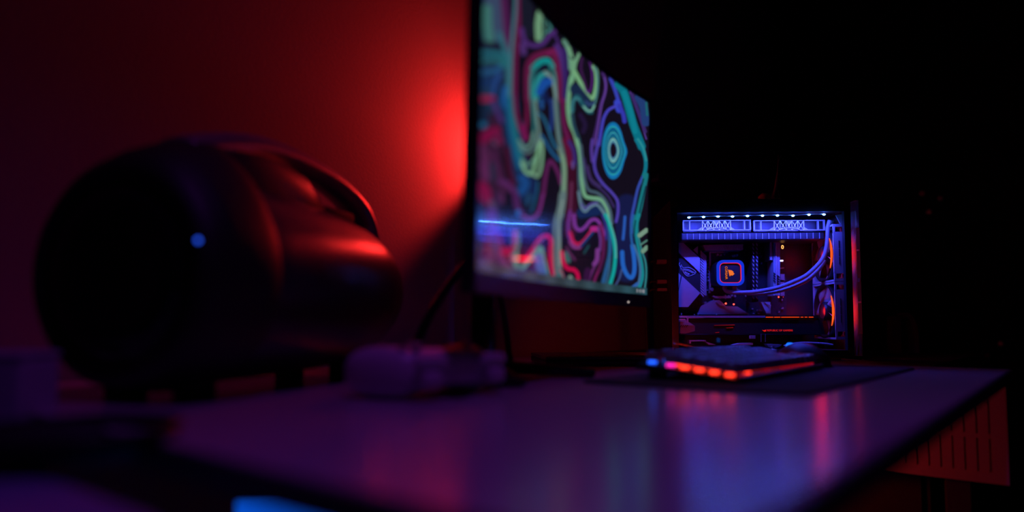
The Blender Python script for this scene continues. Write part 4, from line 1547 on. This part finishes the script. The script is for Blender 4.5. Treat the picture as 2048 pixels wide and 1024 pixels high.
for a, b in zip(rings, rings[1:]):
    for k in range(16):
        bm.faces.new((a[k], a[(k + 1) % 16], b[(k + 1) % 16], b[k]))
bm.faces.new(rings[0][::-1])
bm.faces.new(rings[-1])
obj('handle', bm, mat('handle_satin', (.42, .36, .36), .38, metal=.7, noise=(60, .05)), bb, True)
bm = bmesh.new()
bm_prism(bm, [(.095, .20), (.095, .262), (.16, .268), (.215, .268), (.262, .262), (.276, .250), (.280, .236), (.31, .222), (.31, .20)], -.034, .034)
bmesh.ops.bevel(bm, geom=bm.edges[:], offset=.006, segments=3, affect='EDGES', profile=.5)
obj('top_deck', bm, MATS['speaker_body'], bb, 'auto')
box('gap_shade', (.32, -.022, BZC + BR - .020), (.40, .022, BZC + BR + .002), M_BLACKMATTE, bb, .006, 3)  # black block standing for the shade in the gap under the handle
bm = bmesh.new()
bmesh.ops.create_icosphere(bm, subdivisions=2, radius=.0022, matrix=Matrix.Translation((.002, -.0960, BZC + .026)))
obj('blue_dot', bm, emis('speaker_blue_dot', s2l((40, 90, 255)), 1.6), bb, True, 'tiny glowing blue dot')  # small emissive blue dot on the near end
for fx in (.045, .32):
    for fy in (-.055, .03):
        box('foot', (fx, fy, 0), (fx + .035, fy + .025, BZC - BR + .022), M_BLACKMATTE, bb, .002)

# ================================================================ white game controller
gp_ = on_z(866, 790, DESK)
gcn = thing('game_controller', 'white game controller resting on the desk beside the black speaker', 'controller', (gp_.x, gp_.y, DESK), math.atan2(RIGHT.y, RIGHT.x) + math.radians(180 + 50))
def superblob(bm, c, r, e=2.6, nu=28, nv=16, rot=None):
    def sp_(v, p):
        return math.copysign(abs(v) ** p, v)
    p = 2 / e
    R_ = rot or Matrix.Identity(3)
    g = []
    for i in range(nv + 1):
        ph = -math.pi / 2 + math.pi * i / nv
        row = []
        for j in range(nu):
            th_ = 2 * math.pi * j / nu
            v = Vector((r[0] * sp_(math.cos(ph), p) * sp_(math.cos(th_), p), r[1] * sp_(math.cos(ph), p) * sp_(math.sin(th_), p), r[2] * sp_(math.sin(ph), p)))
            row.append(bm.verts.new(Vector(c) + R_ @ v))
        g.append(row)
    for a, b in zip(g, g[1:]):
        for j in range(nu):
            bm.faces.new((a[j], a[(j + 1) % nu], b[(j + 1) % nu], b[j]))
bm = bmesh.new()
superblob(bm, (0, .012, .030), (.060, .030, .020), 3.2)
superblob(bm, (-.052, -.012, .026), (.026, .046, .026), 2.6, rot=Matrix.Rotation(math.radians(-16), 3, 'Z'))
superblob(bm, (.052, -.012, .026), (.026, .046, .026), 2.6, rot=Matrix.Rotation(math.radians(16), 3, 'Z'))
sh = obj('shell', bm, M_WHITE, gcn, True)
rm = sh.modifiers.new('fuse', 'REMESH')
rm.mode = 'VOXEL'
rm.voxel_size = .0022
rm.use_smooth_shade = True
smo = sh.modifiers.new('soften', 'SMOOTH')
smo.iterations = 12
for sx, sy in ((-.034, .014), (.020, -.008)):
    bm = bmesh.new()
    bm_lathe(bm, [(0, .044), (.005, .044), (.005, .050), (.0085, .052), (.0085, .055), (.006, .0555), (0, .0545)], 20, 'z', (sx, sy, 0))
    obj('thumb_stick', bm, M_MIDGREY, gcn, 'auto')
for k in range(4):
    a = math.pi / 2 * k
    bm = bmesh.new()
    bm_lathe(bm, [(0, .0455), (.0042, .0455), (.0042, .0505), (.003, .052), (0, .052)], 14, 'z', (.046 + .009 * math.cos(a), .014 + .009 * math.sin(a), 0))
    obj('button', bm, M_GREY, gcn, 'auto')
bm = bmesh.new()
bm_box(bm, (-.026, -.010, .044), (-.008, -.004, .0505))
bm_box(bm, (-.020, -.016, .044), (-.014, .002, .0503))
obj('direction_pad', bm, M_GREY, gcn)
for sx in (-1, 1):
    bm = bmesh.new()
    bm_box(bm, (sx * .043 - .020, .036, .030), (sx * .043 + .020, .048, .044), .005, 2)
    obj('bumper', bm, M_WHITE, gcn, 'auto')
    bm = bmesh.new()
    bm_box(bm, (sx * .046 - .012, .036, .012), (sx * .046 + .012, .052, .029), .005, 2)
    obj('trigger', bm, M_WHITE, gcn, 'auto')

# ================================================================ small mast model on top of the computer
fxl, fzl = G(1541, 398, .10)
base_w = pc.matrix_world
bpy.context.view_layer.update()
fp = pc.matrix_world @ Vector((fxl, .10, ztop))
M_REDFIG = mat('figurine_red', (.7, .12, .12), .45, noise=(120, .3))
fig = thing('figurine', 'small red lumpy figurine with a thin mast, on top of the computer', 'figurine', fp, math.atan2(pr.y, pr.x))
bm = bmesh.new()
rnd = random.Random(3)
for k in range(12):
    x = -.022 + .046 * (k / 11)
    r = .006 + .004 * rnd.random()
    z = max(r * .9, .022 - .020 * abs(k - 2) / 11 + .004 * rnd.random())
    bmesh.ops.create_icosphere(bm, subdivisions=2, radius=r, matrix=Matrix.Translation((x, rnd.uniform(-.008, .008), z)))
bm_box(bm, (-.024, -.010, 0), (.026, .010, .009), .003)
obj('base', bm, M_REDFIG, fig, True)
bm = bmesh.new()
bm_tube(bm, [(.004, 0, .012), (.014, 0, .05), (.018, 0, .085), (.020, 0, .122)], [.0028, .0042, .0016, .0007], 8)
obj('mast', bm, mat('figurine_mast', (.30, .16, .14), .4, noise=(100, .2)), fig, True)
for p0, p1 in (((-.014, .002, .02), (.010, 0, .036)), ((-.002, -.002, .014), (.012, 0, .044)), ((.022, 0, .014), (.014, 0, .052)), ((.018, 0, .1), (.026, 0, .118))):
    bm = bmesh.new()
    bm_tube(bm, [p0, p1], .0011, 6)
    obj('strut', bm, MATS['figurine_mast'], fig, True)

# ================================================================ things on the dark cabinet beyond the computer
ap = on_z(1806, 706, DESK)
arch = thing('strap_loop', 'dark upright loop of wide strap on the cabinet beyond the computer', 'strap', (ap.x, ap.y, DESK), math.atan2(RIGHT.y, RIGHT.x))
def strap(pts, wd, th, nm, m):
    bm = bmesh.new()
    path = smooth_path([(x, 0, z) for x, z in pts], 6)
    rows = []
    n = len(path)
    for i, p in enumerate(path):
        t = (path[min(i + 1, n - 1)] - path[max(i - 1, 0)]).normalized()
        q_ = Vector((-t.z, 0, t.x)) * th
        rows.append([bm.verts.new(p + Vector((0, sy * wd, 0)) + q_ * so) for sy, so in ((-1, -.5), (1, -.5), (1, .5), (-1, .5))])
    for a, b in zip(rows, rows[1:]):
        for k in range(4):
            bm.faces.new((a[k], a[(k + 1) % 4], b[(k + 1) % 4], b[k]))
    bm.faces.new(rows[0][::-1])
    bm.faces.new(rows[-1])
    return obj(nm, bm, m, arch, 'auto')
M_STRAP = mat('dark_leather', (.30, .20, .18), .55, bump=(300, .4))
strap([(-.022, .0), (-.022, .05), (-.021, .098)], .014, .022, 'band', M_STRAP)
strap([(-.006, .098), (.008, .102), (.021, .088), (.029, .055), (.030, .0)], .014, .012, 'loop', M_STRAP)

# ================================================================ pale things beside the near end of the desk
zt = DESK - .013
nc = thing('pouf', 'blue-grey upholstered pouf standing against the near end of the desk', 'pouf', (-.24, .46, 0))
M_PALECLOTH = mat('pale_cloth', (.22, .27, .42), .8, noise=(80, .05), bump=(500, .3))
bm = bmesh.new()
bm_box(bm, (-.21, -.24, .05), (.21, .24, zt), .035, 5)
obj('cushion', bm, M_PALECLOTH, nc, 'auto')
bm = bmesh.new()
loop = [(x, y, .36) for x, y in rrect(-.2112, .2112, -.2412, .2412, .036)]
bm_tube(bm, loop + loop[:1], .0025, 6)
obj('piping', bm, M_PALECLOTH, nc, True)
for sx in (-1, 1):
    for sy in (-1, 1):
        box('leg', (sx * .13 - .02, sy * .15 - .02, 0), (sx * .13 + .02, sy * .15 + .02, .0499), M_WOOD, nc, .003)
bq = on_z(165, 945, zt)
bowl = thing('bowl', 'black round shallow bowl standing on the blue-grey pouf', 'bowl', (bq.x + .012, bq.y + .045, zt))
bm = bmesh.new()
bm_lathe(bm, [(0, 0), (.032, 0), (.042, .003), (.056, .012), (.060, .019), (.058, .020), (.052, .013), (.036, .006), (0, .004)], 40)
obj('body', bm, M_BLACKMATTE, bowl, True)
bm = bmesh.new()
bm_lathe(bm, [(.058, .0185), (.0615, .0195), (.0615, .0225), (.058, .0225), (.0565, .0205), (.058, .0185)], 40)
obj('rim', bm, M_BLACK, bowl, True)
xq = on_z(20, 868, zt)
crt = thing('carton', 'small pale upright carton on the blue-grey pouf beside the bowl', 'box', (xq.x, xq.y + .02, zt), math.atan2(RIGHT.y, RIGHT.x))
box('body', (-.06, 0, 0), (.013, .05, .058), M_WHITE, crt, .004, 2)
box('lid', (-.061, -.001, .0581), (.014, .051, .064), M_WHITE, crt, .003, 2)

# ================================================================ glowing blue panel under the desk
gq = CAM + ray(472, 1000) * .62
glow = thing('light_panel', 'upright blue glowing panel standing under the near end of the desk', 'light', (gq.x, gq.y, 0), math.atan2(RIGHT.y, RIGHT.x))
box('housing', (-.004, .004, .004), (.125, .022, .66), M_BLACK, glow, .003)
box('diffuser', (0, 0, .012), (.121, .0039, .655), emis('blue_panel', s2l((4, 62, 165)), 1.5), glow)
box('foot', (-.02, -.03, 0), (.14, .06, .0039), M_BLACK, glow)

# ================================================================ bright pins and a shelf edge on the dark far wall
for (x, y) in ((1845, 388), (1881, 398), (1859, 425), (1588, 270), (1590, 296), (2002, 687), (1975, 710)):
    d = ray(x, y)
    p = CAM + d * ((2.999 - CAM.x) / d.x)
    pn = thing('wall_pin', 'tiny metal pin stuck in the dark far wall', 'pin', p, 0, 'pins on the far wall')
    bm = bmesh.new()
    bm_lathe(bm, [(0, -.012), (.010, -.012), (.012, -.008), (.007, 0), (0, 0)], 14, 'x')
    obj('head', bm, mat('pin_steel', (.8, .78, .75), .25, metal=1.), pn, 'auto')

# ================================================================ narrow ledge on the wall beyond the monitor
q0, q1 = on_y(1288, 366, WALL_Y), on_y(1352, 358, WALL_Y)
lg = thing('picture_ledge', 'narrow pale ledge on the wall between the monitor and the computer', 'shelf', (q0.x, WALL_Y, q0.z))
LLN = q1.x - q0.x
box('board', (0, -.045, 0), (LLN, -.0005, .010), M_WHITE, lg, .001)
box('lip', (0, -.0505, -.002), (LLN, -.0451, .022), M_WHITE, lg, .001)
